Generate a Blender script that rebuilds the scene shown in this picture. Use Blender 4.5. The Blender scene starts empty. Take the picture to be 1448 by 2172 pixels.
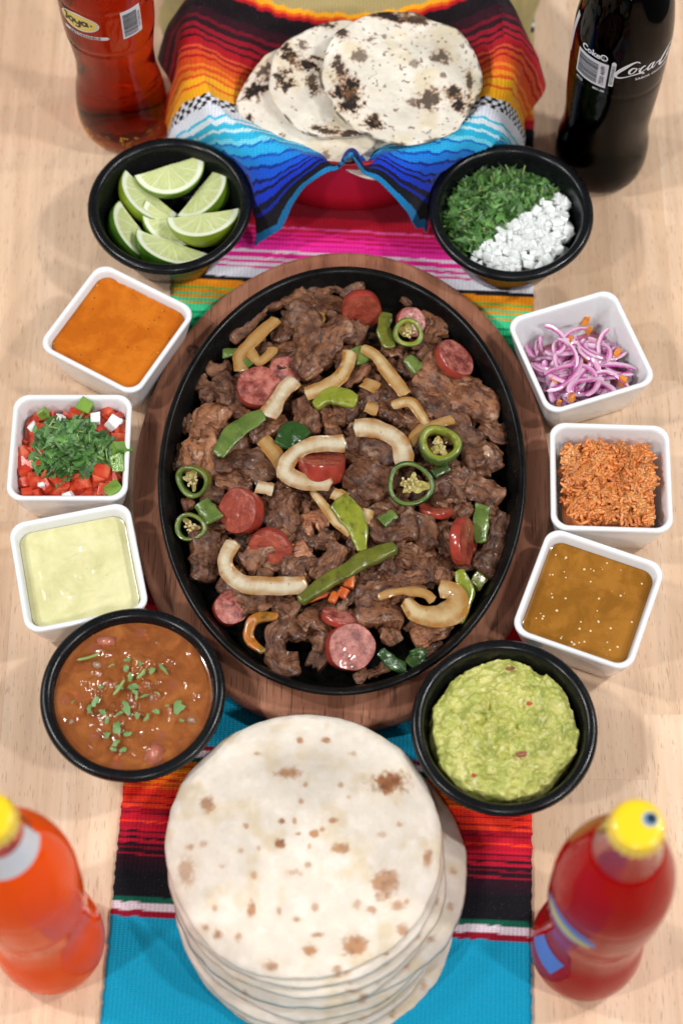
import bpy, math, random
import numpy as np
from mathutils import Vector, Matrix

# ------------------------------------------------------------------ camera, world, lamps, exposure
S = bpy.context.scene
COL = S.collection
TH, FPX, DIST = math.radians(63.5), 4237.0, 141.0          # pitch, focal length in px of a 1448x2172 frame, cm to the platter
CAMP = np.array([0.0, -DIST*math.cos(TH), DIST*math.sin(TH)])
cam = bpy.data.cameras.new('camera')
cam.sensor_fit = 'VERTICAL'; cam.sensor_height = 36.0; cam.lens = FPX/2172*36
cam.clip_start = .05; cam.clip_end = 50
cam.dof.use_dof = True; cam.dof.focus_distance = 1.37; cam.dof.aperture_fstop = 4.2
co = bpy.data.objects.new('camera', cam); COL.objects.link(co)
co.location = CAMP*.01; co.rotation_euler = (math.pi/2-TH, 0, 0)
S.camera = co

W = bpy.data.worlds.new('World'); S.world = W; W.use_nodes = True
W.node_tree.nodes['Background'].inputs[0].default_value = (.96, .98, 1, 1)
W.node_tree.nodes['Background'].inputs[1].default_value = .12

def lamp(name, loc, size, power, col=(1, .985, .97), tgt=(0, 0, 0)):
    l = bpy.data.lights.new(name, 'AREA'); l.shape = 'DISK'; l.size = size; l.energy = power; l.color = col
    o = bpy.data.objects.new(name, l); COL.objects.link(o); o.location = loc
    o.rotation_euler = (Vector(tgt)-Vector(loc)).to_track_quat('-Z', 'Y').to_euler()
for sx in (-1, 1):                                           # rows of small bright ceiling lamps left and right of the table
    lamp('ceiling_or_fill_lamp', (sx*1.22, -.95, 1.50), .13, 11.5)
    lamp('ceiling_or_fill_lamp', (sx*1.12, .05, 1.50), .13, 11.5)
    lamp('ceiling_or_fill_lamp', (sx*1.95, .75, 1.75), .20, 11)
lamp('ceiling_or_fill_lamp', (.1, -1.75, 1.9), .30, 10)  # soft fill light added behind the camera, not one of the ceiling rows

S.view_settings.view_transform = 'Standard'; S.view_settings.look = 'None'
S.view_settings.exposure = 0.08; S.view_settings.gamma = 1
S.cycles.use_denoising = True
S.cycles.sample_clamp_indirect = 4.0; S.cycles.blur_glossy = .5
S.cycles.max_bounces = 10; S.cycles.transmission_bounces = 8; S.cycles.transparent_max_bounces = 8

R = random.Random(7)
NR = np.random.default_rng(11)

# ------------------------------------------------------------------ helpers: places, noise, meshes
CT, ST = math.cos(TH), math.sin(TH)
def at(u, v, z=0.0):                                         # a place seen in the photograph, at height z (cm)
    x = (u-724)/FPX; y = -(v-1086)/FPX
    d = np.array([x, y*ST+CT, y*CT-ST]); t = (z-CAMP[2])/d[2]
    return CAMP+t*d
def pxcm(u, v, z=0.0):                                       # photo pixels per cm there
    p = at(u, v, z)-CAMP
    return FPX/(p[1]*CT-p[2]*ST)
def cols(r, u, t): return np.array([r, u*ST+(-t)*CT, u*CT+t*ST])   # right / away-up / toward the viewer -> world
def unit(v): v = np.asarray(v, float); return v/np.linalg.norm(v)

def _h(ix, iy, iz):
    h = (ix*374761393+iy*668265263+iz*2147483647*3+1013904223) & 0xffffffff
    h = ((h ^ (h >> 13))*1274126177) & 0xffffffff
    h = ((h ^ (h >> 16))*2246822519) & 0xffffffff
    return ((h ^ (h >> 15)) & 0xffffff)/float(0xffffff)
def vn(P):
    P = np.asarray(P, float); f = np.floor(P); i = f.astype(np.int64); f = P-f; f = f*f*f*(f*(f*6-15)+10)
    r = 0
    for a in (0, 1):
        for b in (0, 1):
            for c in (0, 1):
                w = (f[..., 0] if a else 1-f[..., 0])*(f[..., 1] if b else 1-f[..., 1])*(f[..., 2] if c else 1-f[..., 2])
                r = r+w*_h(i[..., 0]+a, i[..., 1]+b, i[..., 2]+c)
    return r*2-1
def fbm(P, o=3, g=.5):
    P = np.asarray(P, float); r = 0; a = 1.; s = 0
    for k in range(o):
        r = r+a*vn(P*2**k+17.3*k); s += a; a *= g
    return r/s
def worley(P, seed=0.):                                      # distance to the nearest of jittered cell points (2-D)
    P = np.asarray(P, float)[..., :2]+seed; f = np.floor(P).astype(np.int64); best = np.full(P.shape[:-1], 9.)
    for i in (-1, 0, 1):
        for j in (-1, 0, 1):
            c = f+[i, j]; z = 0*c[..., 0]; q = np.stack([c[..., 0]+_h(c[..., 0], c[..., 1], z), c[..., 1]+_h(c[..., 0], c[..., 1], z+7)], -1)
            best = np.minimum(best, np.hypot(*np.moveaxis(P-q, -1, 0)))
    return best
def sstep(a, b, x): t = np.clip((x-a)/(b-a), 0, 1); return t*t*(3-2*t)

def mk(name, V, F, mat, parent=None, loc=(0, 0, 0), uv=None, col=None, smooth=True, mi=None):
    """one mesh object; V in cm relative to loc (cm); F list/array of faces"""
    me = bpy.data.meshes.new(name); V = np.asarray(V, float)*.01
    if isinstance(F, np.ndarray):
        n, k = F.shape
        me.vertices.add(len(V)); me.vertices.foreach_set('co', V.astype(np.float32).ravel())
        me.loops.add(n*k); me.loops.foreach_set('vertex_index', F.astype(np.int32).ravel())
        me.polygons.add(n); me.polygons.foreach_set('loop_start', np.arange(0, n*k, k, dtype=np.int32))
        me.polygons.foreach_set('loop_total', np.full(n, k, np.int32))
        me.update(calc_edges=True)
        if uv is not None:
            u = me.uv_layers.new(name='UVMap'); u.data.foreach_set('uv', np.asarray(uv, np.float32)[F.ravel()].ravel())
    else:
        me.from_pydata(V.tolist(), [], F); me.update()
    if col is not None:                                      # (nv,3) real albedo per vertex, linear
        c = me.color_attributes.new('Col', 'FLOAT_COLOR', 'POINT')
        c.data.foreach_set('color', np.c_[col, np.ones(len(col))].astype(np.float32).ravel())
    for m in (mat if isinstance(mat, (list, tuple)) else [mat]): me.materials.append(m)
    if mi is not None: me.polygons.foreach_set('material_index', np.asarray(mi, np.int32))
    if smooth: me.polygons.foreach_set('use_smooth', [True]*len(me.polygons))
    o = bpy.data.objects.new(name, me); COL.objects.link(o)
    o.location = np.asarray(loc, float)*.01
    if parent is not None: o.parent = parent
    return o
def tag(o, label=None, cat=None, group=None, kind=None):
    if label: o['label'] = label
    if cat: o['category'] = cat
    if group: o['group'] = group
    if kind: o['kind'] = kind
    return o
def thing(name, label, cat, loc=(0, 0, 0), group=None, rz=0):
    o = bpy.data.objects.new(name, None); COL.objects.link(o); o.location = np.asarray(loc, float)*.01
    o.rotation_euler.z = rz; o.empty_display_size = .02
    return tag(o, label, cat, group)

def gridF(n, m, wrap=False):                                 # quads of an n x m vertex grid; wrap closes the m direction
    i = np.arange(n-1)[:, None]; j = np.arange(m if wrap else m-1)[None, :]; k = (j+1) % m
    return np.stack([i*m+j, i*m+k, (i+1)*m+k, (i+1)*m+j], -1).reshape(-1, 4)
def loops(L, closed_ends=True):                              # stack of closed loops (n,m,3) -> verts, quads (+ centre fans as quads)
    L = np.asarray(L, float); n, m = L.shape[:2]
    V = L.reshape(-1, 3); F = gridF(n, m, True)
    return V, F
def lathe(prof, m=64):
    a = np.linspace(0, 2*np.pi, m, endpoint=False)
    L = [[(r*math.cos(t), r*math.sin(t), z) for t in a] for r, z in prof]
    return loops(L)
def rsq(h, rc, m=16):                                        # rounded square loop, half-size h, corner radius rc
    P = []
    for q in range(4):
        cx, cy = [(1, 1), (-1, 1), (-1, -1), (1, -1)][q]
        for k in range(m):
            t = q*math.pi/2+k/(m-1)*math.pi/2
            P.append((cx*(h-rc)+rc*math.cos(t), cy*(h-rc)+rc*math.sin(t)))
    return np.array(P)
def spline(P, n):                                            # Catmull-Rom through P, n even samples
    P = np.asarray(P, float)
    if len(P) == 2: P = np.array([P[0], (P[0]+P[1])/2, P[1]])
    Q = np.vstack([2*P[0]-P[1], P, 2*P[-1]-P[-2]]); out = []
    for i in range(1, len(Q)-2):
        t = np.linspace(0, 1, 16, endpoint=False)[:, None]; a, b, c, d = Q[i-1:i+3]
        out.append(.5*(2*b+(c-a)*t+(2*a-5*b+4*c-d)*t**2+(-a+3*b-3*c+d)*t**3))
    out = np.vstack(out+[P[-1:]]); s = np.r_[0, np.cumsum(np.linalg.norm(np.diff(out, axis=0), axis=1))]
    q = np.linspace(0, s[-1], n)
    return np.stack([np.interp(q, s, out[:, k]) for k in range(3)], 1), s[-1]
def strip(P, wid, thk, n=28, m=20, ex=.6, twist=(0, 0), taper=.5, up=(0, 0, 1), endr=.12):
    """closed band along P: wid/thk half sizes (numbers or arrays); returns verts, quads, uv(cm), normal-ish, t, ang"""
    C, ln = spline(P, n); T = np.gradient(C, axis=0); T /= np.linalg.norm(T, axis=1)[:, None]
    up = np.asarray(up, float); sd = np.cross(T, up); sd /= np.linalg.norm(sd, axis=1)[:, None]+1e-9; nm = np.cross(sd, T)
    t = np.linspace(0, 1, n); tw = twist[0]+(twist[1]-twist[0])*t
    s2 = sd*np.cos(tw)[:, None]+nm*np.sin(tw)[:, None]; n2 = -sd*np.sin(tw)[:, None]+nm*np.cos(tw)[:, None]
    e = np.minimum(t, 1-t)/max(endr, 1e-3); e = np.clip(e, 0, 1); e = np.sqrt(1-(1-e)**2)
    w = np.broadcast_to(wid, n)*(taper+(1-taper)*e)*np.where(e <= 0, .0, 1); h = np.broadcast_to(thk, n)*np.where(e <= 0, 0, .35+.65*e)
    a = np.linspace(0, 2*np.pi, m, endpoint=False); ca, sa = np.cos(a), np.sin(a)
    cx = np.sign(ca)*np.abs(ca)**ex; cy = np.sign(sa)*np.abs(sa)**ex
    V = C[:, None]+s2[:, None]*(w[:, None]*cx)[..., None]+n2[:, None]*(h[:, None]*cy)[..., None]
    N = s2[:, None]*(cx*.6)[None, :, None]+n2[:, None]*cy[None, :, None]
    N /= np.linalg.norm(N, axis=2)[..., None]+1e-9
    UV = np.stack([np.broadcast_to((t*ln)[:, None], (n, m)), np.broadcast_to((cx*.5+.5)[None], (n, m))], -1)
    return V, gridF(n, m, True), UV.reshape(-1, 2), N, t, a, ln
def centre(V):
    V = np.asarray(V).reshape(-1, 3); c = V.mean(0); c[2] = V[:, 2].min(); return V-c, c
def scat(bv, bf, Rm, L):                                     # many copies of one small mesh joined: (N,3,3) (N,3)
    V = np.einsum('nij,kj->nki', Rm, bv)+L[:, None]
    F = (bf[None]+(np.arange(len(L))*len(bv))[:, None, None]).reshape(-1, bf.shape[1])
    return V.reshape(-1, 3), F
def randrot(n, tilt=np.pi):
    out = []
    for _ in range(n):
        z = NR.uniform(0, 2*np.pi); ax = NR.uniform(0, 2*np.pi); th = NR.normal(0, tilt/2) if tilt < 3 else NR.uniform(0, np.pi)
        out.append(np.array(Matrix.Rotation(th, 3, (math.cos(ax), math.sin(ax), 0)) @ Matrix.Rotation(z, 3, 'Z')))
    return np.array(out)

# ------------------------------------------------------------------ materials
class G:
    def __init__(s, name):
        s.m = bpy.data.materials.new(name); s.m.use_nodes = True; s.t = s.m.node_tree
        s.b = s.t.nodes['Principled BSDF']; s.out = s.t.nodes['Material Output']
    def n(s, typ, **k):
        o = s.t.nodes.new('ShaderNode'+typ)
        for a, v in k.items():
            a2 = a.replace('_', ' ')
            if a.startswith('p_'): setattr(o, a[2:], v); continue
            i = o.inputs[int(a[1:])] if a[0] == 'i' and a[1:].isdigit() else o.inputs[a2]
            if hasattr(v, 'bl_idname') and hasattr(v, 'outputs'): v = v.outputs[0]
            if isinstance(v, bpy.types.NodeSocket): s.t.links.new(v, i)
            else: i.default_value = v
        return o
    def set(s, **k):
        for a, v in k.items():
            i = s.b.inputs[a.replace('_', ' ')]
            if hasattr(v, 'outputs'): v = v.outputs[0]
            if isinstance(v, bpy.types.NodeSocket): s.t.links.new(v, i)
            else: i.default_value = v
        return s
    def ramp(s, fac, stops, interp='LINEAR'):
        r = s.n('ValToRGB', i0=fac); e = r.color_ramp.elements; r.color_ramp.interpolation = interp
        while len(e) < len(stops): e.new(.5)
        for q, (p, c) in zip(e, stops): q.position = p; q.color = (*c, 1) if not isinstance(c, (int, float)) else (c, c, c, 1)
        return r.outputs[0]
    def co(s, kind='Object', scale=(1, 1, 1), rnd=True):
        tc = s.n('TexCoord').outputs[kind]
        v = s.n('Mapping', Vector=tc, Scale=scale).outputs[0]
        if rnd:
            oi = s.n('ObjectInfo').outputs['Random']
            k = s.n('VectorMath', p_operation='SCALE', i0=(91.3, 47.7, 63.1), Scale=oi)
            v = s.n('VectorMath', p_operation='ADD', i0=v, i1=k.outputs[0]).outputs[0]
        return v
    def noise(s, co, scale, detail=4, rough=.55, dist=0):
        return s.n('TexNoise', Vector=co, Scale=scale, Detail=detail, Roughness=rough, Distortion=dist).outputs[0]
    def mix(s, f, a, b, mode='MIX'):
        o = s.n('Mix', p_data_type='RGBA', p_blend_type=mode)
        for k, v in ((0, f), (6, a), (7, b)):
            if hasattr(v, 'outputs'): v = v.outputs[0]
            if isinstance(v, bpy.types.NodeSocket): s.t.links.new(v, o.inputs[k])
            else: o.inputs[k].default_value = (*v, 1) if isinstance(v, tuple) and len(v) == 3 else v
        return o.outputs[2]
    def math(s, op, a, b=0., c=0.): return s.n('Math', p_operation=op, i0=a, i1=b, i2=c).outputs[0]
    def bump(s, h, st=.5, d=.001, prev=None):
        k = dict(Height=h, Strength=st, Distance=d)
        if prev is not None: k['Normal'] = prev
        return s.n('Bump', **k).outputs[0]
def lin(r, g, b): return tuple(((c/255)/12.92 if c <= 10 else ((c/255+.055)/1.055)**2.4) for c in (r, g, b))
def sss(g, w, rad, sc=.004): g.set(Subsurface_Weight=w, Subsurface_Radius=rad, Subsurface_Scale=sc)

def simple(name, stops, scale, rough=.4, bump=.3, bd=.0006, bs=None, kind='Object', st=(1, 1, 1), detail=5, coat=0, ss=None, island=0, spec=.5):
    g = G(name); c = g.co(kind, st); f = g.noise(c, scale, detail)
    colr = g.ramp(f, stops)
    if island:
        ri = g.n('NewGeometry').outputs['Random Per Island']
        colr = g.mix(1.0, colr, g.ramp(ri, [(0, 1-island), (1, 1+island)]), 'MULTIPLY')
    g.set(Base_Color=colr, Roughness=rough, Coat_Weight=coat, Coat_Roughness=.12, Specular_IOR_Level=spec)
    if bump: g.set(Normal=g.bump(g.noise(c, bs or scale*3, 4), bump, bd))
    if ss: sss(g, *ss)
    return g.m

def m_stave():
    g = G('beech'); c = g.co('Object', (1, .055, 1)); oi = g.n('ObjectInfo').outputs['Random']
    a = g.noise(c, 60, 5, .6, .6); base = g.ramp(a, [(.3, (.66, .455, .310)), (.52, (.755, .54, .370)), (.75, (.80, .61, .455))])
    t = g.ramp(oi, [(0, (.86, .80, .75)), (.3, (.96, .93, .91)), (.65, (1.0, .985, .98)), (1, (1.06, 1.06, 1.07))])
    base = g.mix(1., base, t, 'MULTIPLY')
    fl = g.noise(g.co('Object', (1, .10, 1)), 980, 2, .5); fm = g.ramp(fl, [(.61, 0), (.68, .5)])
    base = g.mix(fm, base, (.36, .215, .125))
    f2 = g.noise(g.co('Object', (1, .02, 1)), 240, 3); base = g.mix(g.ramp(f2, [(.45, 0), (.7, .25)]), base, (.50, .34, .22))
    g.set(Base_Color=base, Roughness=g.ramp(a, [(.3, .36), (.7, .46)]), Specular_IOR_Level=.4, Normal=g.bump(fl, .12, .0004)); return g.m
def m_walnut():
    g = G('walnut'); c = g.co('Object', (1, .05, 1), False); a = g.noise(c, 46, 5, .6, .25)
    base = g.ramp(a, [(.26, (.155, .058, .032)), (.44, (.265, .105, .060)), (.58, (.35, .150, .088)), (.76, (.44, .215, .132))])
    p = g.noise(g.co('Object', (1, .045, 1), False), 900, 2); base = g.mix(g.ramp(p, [(.58, 0), (.68, .7)]), base, (.045, .02, .015))
    g.set(Base_Color=base, Roughness=.5, Specular_IOR_Level=.2, Normal=g.bump(p, .25, .0005)); return g.m
def m_iron():
    g = G('cast_iron'); c = g.co('Object', (1, 1, 1), False); n = g.noise(c, 900, 3)
    w = g.noise(c, 60, 4); base = g.ramp(w, [(.35, (.003, .003, .003)), (.7, (.007, .0065, .006))])
    g.set(Base_Color=base, Roughness=g.ramp(w, [(.3, .20), (.7, .34)]), Specular_IOR_Level=.20, Normal=g.bump(n, .2, .0002)); return g.m
def m_melamine():
    g = G('black_melamine'); c = g.co('Object'); n = g.noise(c, 420, 2); s = g.noise(c, 1500, 1)
    base = g.mix(g.ramp(s, [(.73, 0), (.78, .6)]), (.0045, .005, .006), (.16, .17, .19))
    g.set(Base_Color=base, Roughness=g.ramp(g.noise(c, 90, 4), [(.3, .20), (.75, .34)]), Specular_IOR_Level=.32, Normal=g.bump(n, .10, .0004)); return g.m
def m_porcelain():
    g = G('porcelain'); c = g.co('Object'); g.set(Base_Color=(.80, .815, .83, 1), Roughness=.16, Coat_Weight=.4, Coat_Roughness=.06, Normal=g.bump(g.noise(c, 55, 2), .05, .001))
    sss(g, .15, (1, 1, 1), .003); return g.m
def m_cloth(name):
    g = G(name); tc = g.n('TexCoord').outputs['UV']
    cl = g.n('Attribute', p_attribute_name='Col').outputs['Color']
    w1 = g.n('TexWave', Vector=tc, Scale=1.15, p_bands_direction='X', Distortion=1.2, Detail=1, Detail_Scale=4).outputs[1]
    w2 = g.n('TexWave', Vector=tc, Scale=2.1, p_bands_direction='Y', Distortion=1.0, Detail=1, Detail_Scale=4).outputs[1]
    h = g.math('ADD', g.math('MULTIPLY', w1, .6), w2); nz = g.noise(g.n('Mapping', Vector=tc, Scale=(1, 1, 1)).outputs[0], 9, 4)
    v = g.ramp(g.math('ADD', g.math('MULTIPLY', h, .35), nz), [(.3, .70), (1.0, 1.22)])
    fl = g.noise(g.n('Mapping', Vector=tc, Scale=(6, 9, 1)).outputs[0], 1.6, 1)
    base = g.mix(1., cl, v, 'MULTIPLY'); base = g.mix(g.ramp(fl, [(.70, 0), (.78, .22)]), base, (.6, .6, .65))
    g.set(Base_Color=base, Roughness=.88, Specular_IOR_Level=.2, Sheen_Weight=.08, Normal=g.bump(g.math('ADD', h, nz), .55, .0007)); return g.m
def m_attr(name, rough=.6, bump=.3, bs=300, bd=.0005, ss=None, spec=.35):
    g = G(name); cl = g.n('Attribute', p_attribute_name='Col').outputs['Color']; c = g.co('Object')
    v = g.ramp(g.noise(c, 90, 5), [(.3, .93), (.7, 1.05)])
    g.set(Base_Color=g.mix(1., cl, v, 'MULTIPLY'), Roughness=rough, Specular_IOR_Level=spec, Normal=g.bump(g.noise(c, bs, 4), bump, bd))
    if ss: sss(g, *ss)
    return g.m
def m_meat(name, k=1.0, red=0.):
    k *= .70
    g = G(name); c = g.co('UV', (1, 1, 1)); ob = g.co('Object')
    wv = g.noise(ob, 210, 3); cw = g.n('VectorMath', p_operation='ADD', i0=c, i1=g.n('CombineXYZ', i0=0., i1=g.math('MULTIPLY', wv, .22)).outputs[0]).outputs[0]
    fib = g.noise(g.n('Mapping', Vector=cw, Scale=(.7, 5.2, 1)).outputs[0], 1.6, 5, .68, .3)
    blot = g.noise(ob, 95, 6, .66); oi = g.n('ObjectInfo').outputs['Random']
    base = g.ramp(blot, [(.28, (.048*k, .016*k, .007*k)), (.42, (.155*k, .056*k, .023*k)), (.56, (.265*k, (.110-red*.02)*k, .049*k)), (.74, (.40*k, .205*k, .110*k))])
    v_ = g.n('SeparateXYZ', Vector=c).outputs[1]; fat = g.math('MULTIPLY', g.ramp(g.noise(ob, 70, 3), [(.60, 0), (.68, .7)]), g.ramp(fib, [(.3, .3), (.6, 1)]))
    base = g.mix(fat, base, (.46, .29, .19))
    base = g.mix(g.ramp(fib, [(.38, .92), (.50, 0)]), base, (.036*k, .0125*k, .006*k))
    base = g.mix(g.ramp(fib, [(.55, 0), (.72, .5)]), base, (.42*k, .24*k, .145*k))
    base = g.mix(1., base, g.ramp(oi, [(0, (.66, .60, .56)), (.45, (.95, .90, .87)), (.8, (1.1, 1.05, 1.02)), (1, (1.4, 1.36, 1.32))]), 'MULTIPLY')
    fine = g.noise(ob, 620, 4, .65); rg = g.ramp(g.noise(ob, 230, 3), [(.38, .36), (.62, .65)])
    nb = g.bump(fib, .9, .0007); nb = g.bump(blot, .8, .0016, nb); nb = g.bump(fine, .8, .00035, nb)
    g.set(Base_Color=base, Roughness=rg, Specular_IOR_Level=.3, Normal=nb, Coat_Weight=g.ramp(g.noise(ob, 200, 3), [(.45, 0.), (.56, 1.)]), Coat_Roughness=.06, Coat_IOR=1.45, Coat_Normal=g.bump(g.noise(ob, 560, 3), 1., .0007, g.bump(fib, .8, .0005))); return g.m
def m_sausage_face():
    g = G('sausage_face'); ob = g.co('Object'); oi = g.n('ObjectInfo').outputs['Random']
    sp = g.n('TexVoronoi', Vector=ob, Scale=260).outputs['Distance']
    base = g.ramp(g.noise(ob, 150, 5, .65), [(.32, (.14, .024, .020)), (.44, (.33, .088, .066)), (.56, (.47, .165, .13)), (.72, (.58, .27, .225))])
    base = g.mix(g.ramp(g.noise(ob, 85, 5, .65), [(.50, 0), (.64, .8)]), base, (.13, .022, .02))
    base = g.mix(g.ramp(sp, [(.0, .4), (.35, 0)]), base, (.62, .36, .31))
    base = g.mix(1., base, g.ramp(oi, [(0, (.98, .90, .88)), (1, (.84, .72, .68))]), 'MULTIPLY')
    g.set(Base_Color=base, Roughness=.24, Coat_Weight=.3, Coat_Roughness=.1, Normal=g.bump(g.noise(ob, 480, 4, .65), .9, .0006)); sss(g, .08, (1, .35, .25), .002); return g.m
def m_onion(name, tint=(1, 1, 1), brown=.5):
    g = G(name); uv = g.co('UV', rnd=False); ob = g.co('Object')
    v = g.n('SeparateXYZ', Vector=uv).outputs[1]
    edge = g.ramp(v, [(0.0, 1.), (.18, .85), (.38, .16), (.62, .08), (.84, .7), (1., 1.)])
    ln = g.noise(g.n('Mapping', Vector=g.co('UV'), Scale=(2.6, .3, 1)).outputs[0], 1.6, 2)
    base = g.ramp(ln, [(.3, (.66*tint[0], .58*tint[1], .41*tint[2])), (.7, (.74*tint[0], .67*tint[1], .51*tint[2]))])
    e2 = g.math('MULTIPLY', edge, g.ramp(g.noise(ob, 110, 4), [(.25, .3), (.6, 1.25)]))
    base = g.mix(g.math('MULTIPLY', e2, min(1, brown*1.35)), base, (.38, .165, .03))
    base = g.mix(g.ramp(g.noise(ob, 60, 3), [(.42, 0), (.66, brown*.75)]), base, (.42, .22, .055))
    base = g.mix(g.ramp(g.noise(ob, 330, 2), [(.68, 0), (.74, .7*brown+.1)]), base, (.16, .06, .015))
    g.set(Base_Color=base, Roughness=.19, Coat_Weight=.5, Coat_Roughness=.06, Transmission_Weight=.22, IOR=1.25, Normal=g.bump(g.noise(ob, 190, 3), .6, .0009)); sss(g, .3, (1, .8, .5), .004); return g.m
def m_pepper(name, a, b, c2=None):
    g = G(name); ob = g.co('Object'); f = g.noise(ob, 75, 4)
    base = g.ramp(f, [(.3, a), (.65, b)])
    base = g.mix(g.ramp(g.noise(ob, 130, 5, .65), [(.54, 0), (.70, .75)]), base, c2 or (.055, .045, .009))
    g.set(Base_Color=base, Roughness=.2, Coat_Weight=.6, Coat_Roughness=.05, Normal=g.bump(g.noise(ob, 330, 3), .6, .0011)); sss(g, .12, (.5, 1, .2), .002); return g.m
def m_glass(name, ior=1.42):
    g = G(name); g.set(Base_Color=(1, 1, 1, 1), Roughness=0., Transmission_Weight=1., IOR=ior); return g.m
def m_liquid(name, col, dens, cloud=0., dif=(1, 1, 1), ior=1.36):      # a filled bottle as one refracting solid, coloured by absorption; cloudy drinks also scatter
    g = G(name); g.set(Base_Color=(1, 1, 1, 1), Roughness=0., Transmission_Weight=1., IOR=ior)
    va = g.n('VolumeAbsorption', Color=(*col, 1), Density=dens); g.t.links.new(va.outputs[0], g.out.inputs['Volume'])
    if cloud:
        p = g.n('BsdfPrincipled', Base_Color=(*dif, 1), Roughness=.05, IOR=ior); t = g.n('MixShader', i0=cloud, i1=g.b.outputs[0], i2=p.outputs[0]).outputs[0]
        g.t.links.new(t, g.out.inputs['Surface'])
    return g.m
def m_flat(name, c, rough=.5, coat=0): g = G(name); g.set(Base_Color=(*c, 1), Roughness=rough, Coat_Weight=coat); return g.m

BEECH, WALNUT, IRON, MELA, PORC = m_stave(), m_walnut(), m_iron(), m_melamine(), m_porcelain()

# ------------------------------------------------------------------ the table: glued beech staves
def box_ch(w, l, h, c):
    V = [(x*w/2, y*l/2, -h) for x, y in ((-1, -1), (1, -1), (1, 1), (-1, 1))]
    V += [(x*w/2, y*l/2, -c) for x, y in ((-1, -1), (1, -1), (1, 1), (-1, 1))]
    V += [(x*(w/2-c), y*(l/2-c), 0) for x, y in ((-1, -1), (1, -1), (1, 1), (-1, 1))]
    F = [(3, 2, 1, 0)]+[(i, (i+1) % 4, 4+(i+1) % 4, 4+i) for i in range(4)]+[(4+i, 4+(i+1) % 4, 8+(i+1) % 4, 8+i) for i in range(4)]+[(8, 9, 10, 11)]
    return V, F
table = thing('table_top', None, None, (0, 0, 0)); tag(table, 'pale beech butcher block table top under the whole meal', None, None, 'structure')
for k in range(-11, 12):
    y = -66-R.uniform(0, 26)
    while y < 78:
        l = R.uniform(20, 46); V, F = box_ch(4.30, l, 2.2, .012)
        mk('stave', V, F, BEECH, table, (k*4.30+.9, y+l/2, -.004*R.random()), smooth=False); y += l

# ------------------------------------------------------------------ striped cloths
def stripe_fn(L):                                            # [(end, colour)] ascending ends -> function of coordinate
    e = np.array([a for a, _ in L]); c = np.array([lin(*b) for _, b in L])
    return lambda q: c[np.clip(np.searchsorted(e, q), 0, len(c)-1)]
TQ, DR, WH, GR, BK = (12, 158, 198), (150, 10, 42), (224, 208, 218), (8, 92, 72), (15, 13, 20)
RS = [(-30, (14, 14, 30)), (8, (20, 22, 46)), (14, (40, 160, 120)), (24, (16, 24, 44)), (32, (30, 120, 90)), (40, (200, 215, 215)), (52, BK), (215, (176, 158, 112)), (225, (245, 170, 30)), (238, (235, 90, 20)),
  (256, (190, 20, 35)), (330, BK), (400, (70, 10, 30)), (470, (140, 8, 34)), (492, (188, 8, 44)), (496, (240, 90, 170)), (503, (200, 10, 60)), (508, (232, 30, 140)), (512, (190, 8, 60)), (517, (240, 30, 150)), (521, (180, 5, 70)), (528, (242, 36, 158)), (531, (205, 10, 110)), (543, (246, 40, 165)), (549, (235, 215, 230)),
  (559, (238, 30, 150)), (566, (238, 205, 226)), (571, (232, 40, 150)), (578, (235, 222, 232)), (582, (226, 60, 150)), (603, (226, 224, 234)), (612, BK), (628, (240, 145, 14)), (633, (110, 180, 70)), (641, (240, 150, 20)), (646, (90, 205, 130)), (652, (238, 160, 40)),
  (660, (84, 222, 155)), (664, (226, 170, 60)), (680, (66, 214, 150)), (684, (20, 150, 100)), (694, (44, 196, 130)), (699, (12, 130, 84)), (712, (30, 170, 110)), (730, (10, 130, 84)), (760, (8, 90, 64)), (830, (10, 40, 50)), (1000, (16, 20, 60)), (1180, BK), (1240, (60, 8, 26)), (1310, (120, 6, 30)), (1352, (214, 20, 30)), (1375, (240, 110, 20)), (1388, GR), (1398, WH), (1408, DR),
  (1604, TQ), (1613, DR), (1628, WH), (1639, GR), (1646, (235, 130, 14)), (1649, (215, 50, 20)), (1664, (240, 140, 18)), (1668, (215, 60, 20)), (1678, (236, 118, 14)), (1682, (210, 30, 24)), (1689, (238, 110, 16)), (1693, (214, 40, 22)), (1699, (238, 100, 20)), (1713, (236, 44, 22)), (1717, (170, 12, 30)), (1729, (240, 52, 28)), (1733, (150, 8, 32)), (1741, (246, 62, 32)), (1745, (160, 10, 34)), (1750, (180, 12, 38)),
  (1754, (120, 6, 28)), (1768, (190, 14, 40)), (1772, (245, 60, 30)), (1784, (176, 10, 40)), (1790, (200, 16, 46)), (1794, (60, 6, 22)), (1803, (180, 10, 44)), (1808, (44, 8, 20)), (1816, (188, 16, 48)), (1824, (48, 8, 24)), (1828, (130, 10, 38)), (1838, (40, 9, 22)), (1842, (160, 14, 46)), (1860, (42, 10, 26)), (1876, (30, 12, 24)), (1930, (15, 13, 20)), (1942, GR), (1959, WH), (1973, DR), (3000, TQ)]
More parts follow.
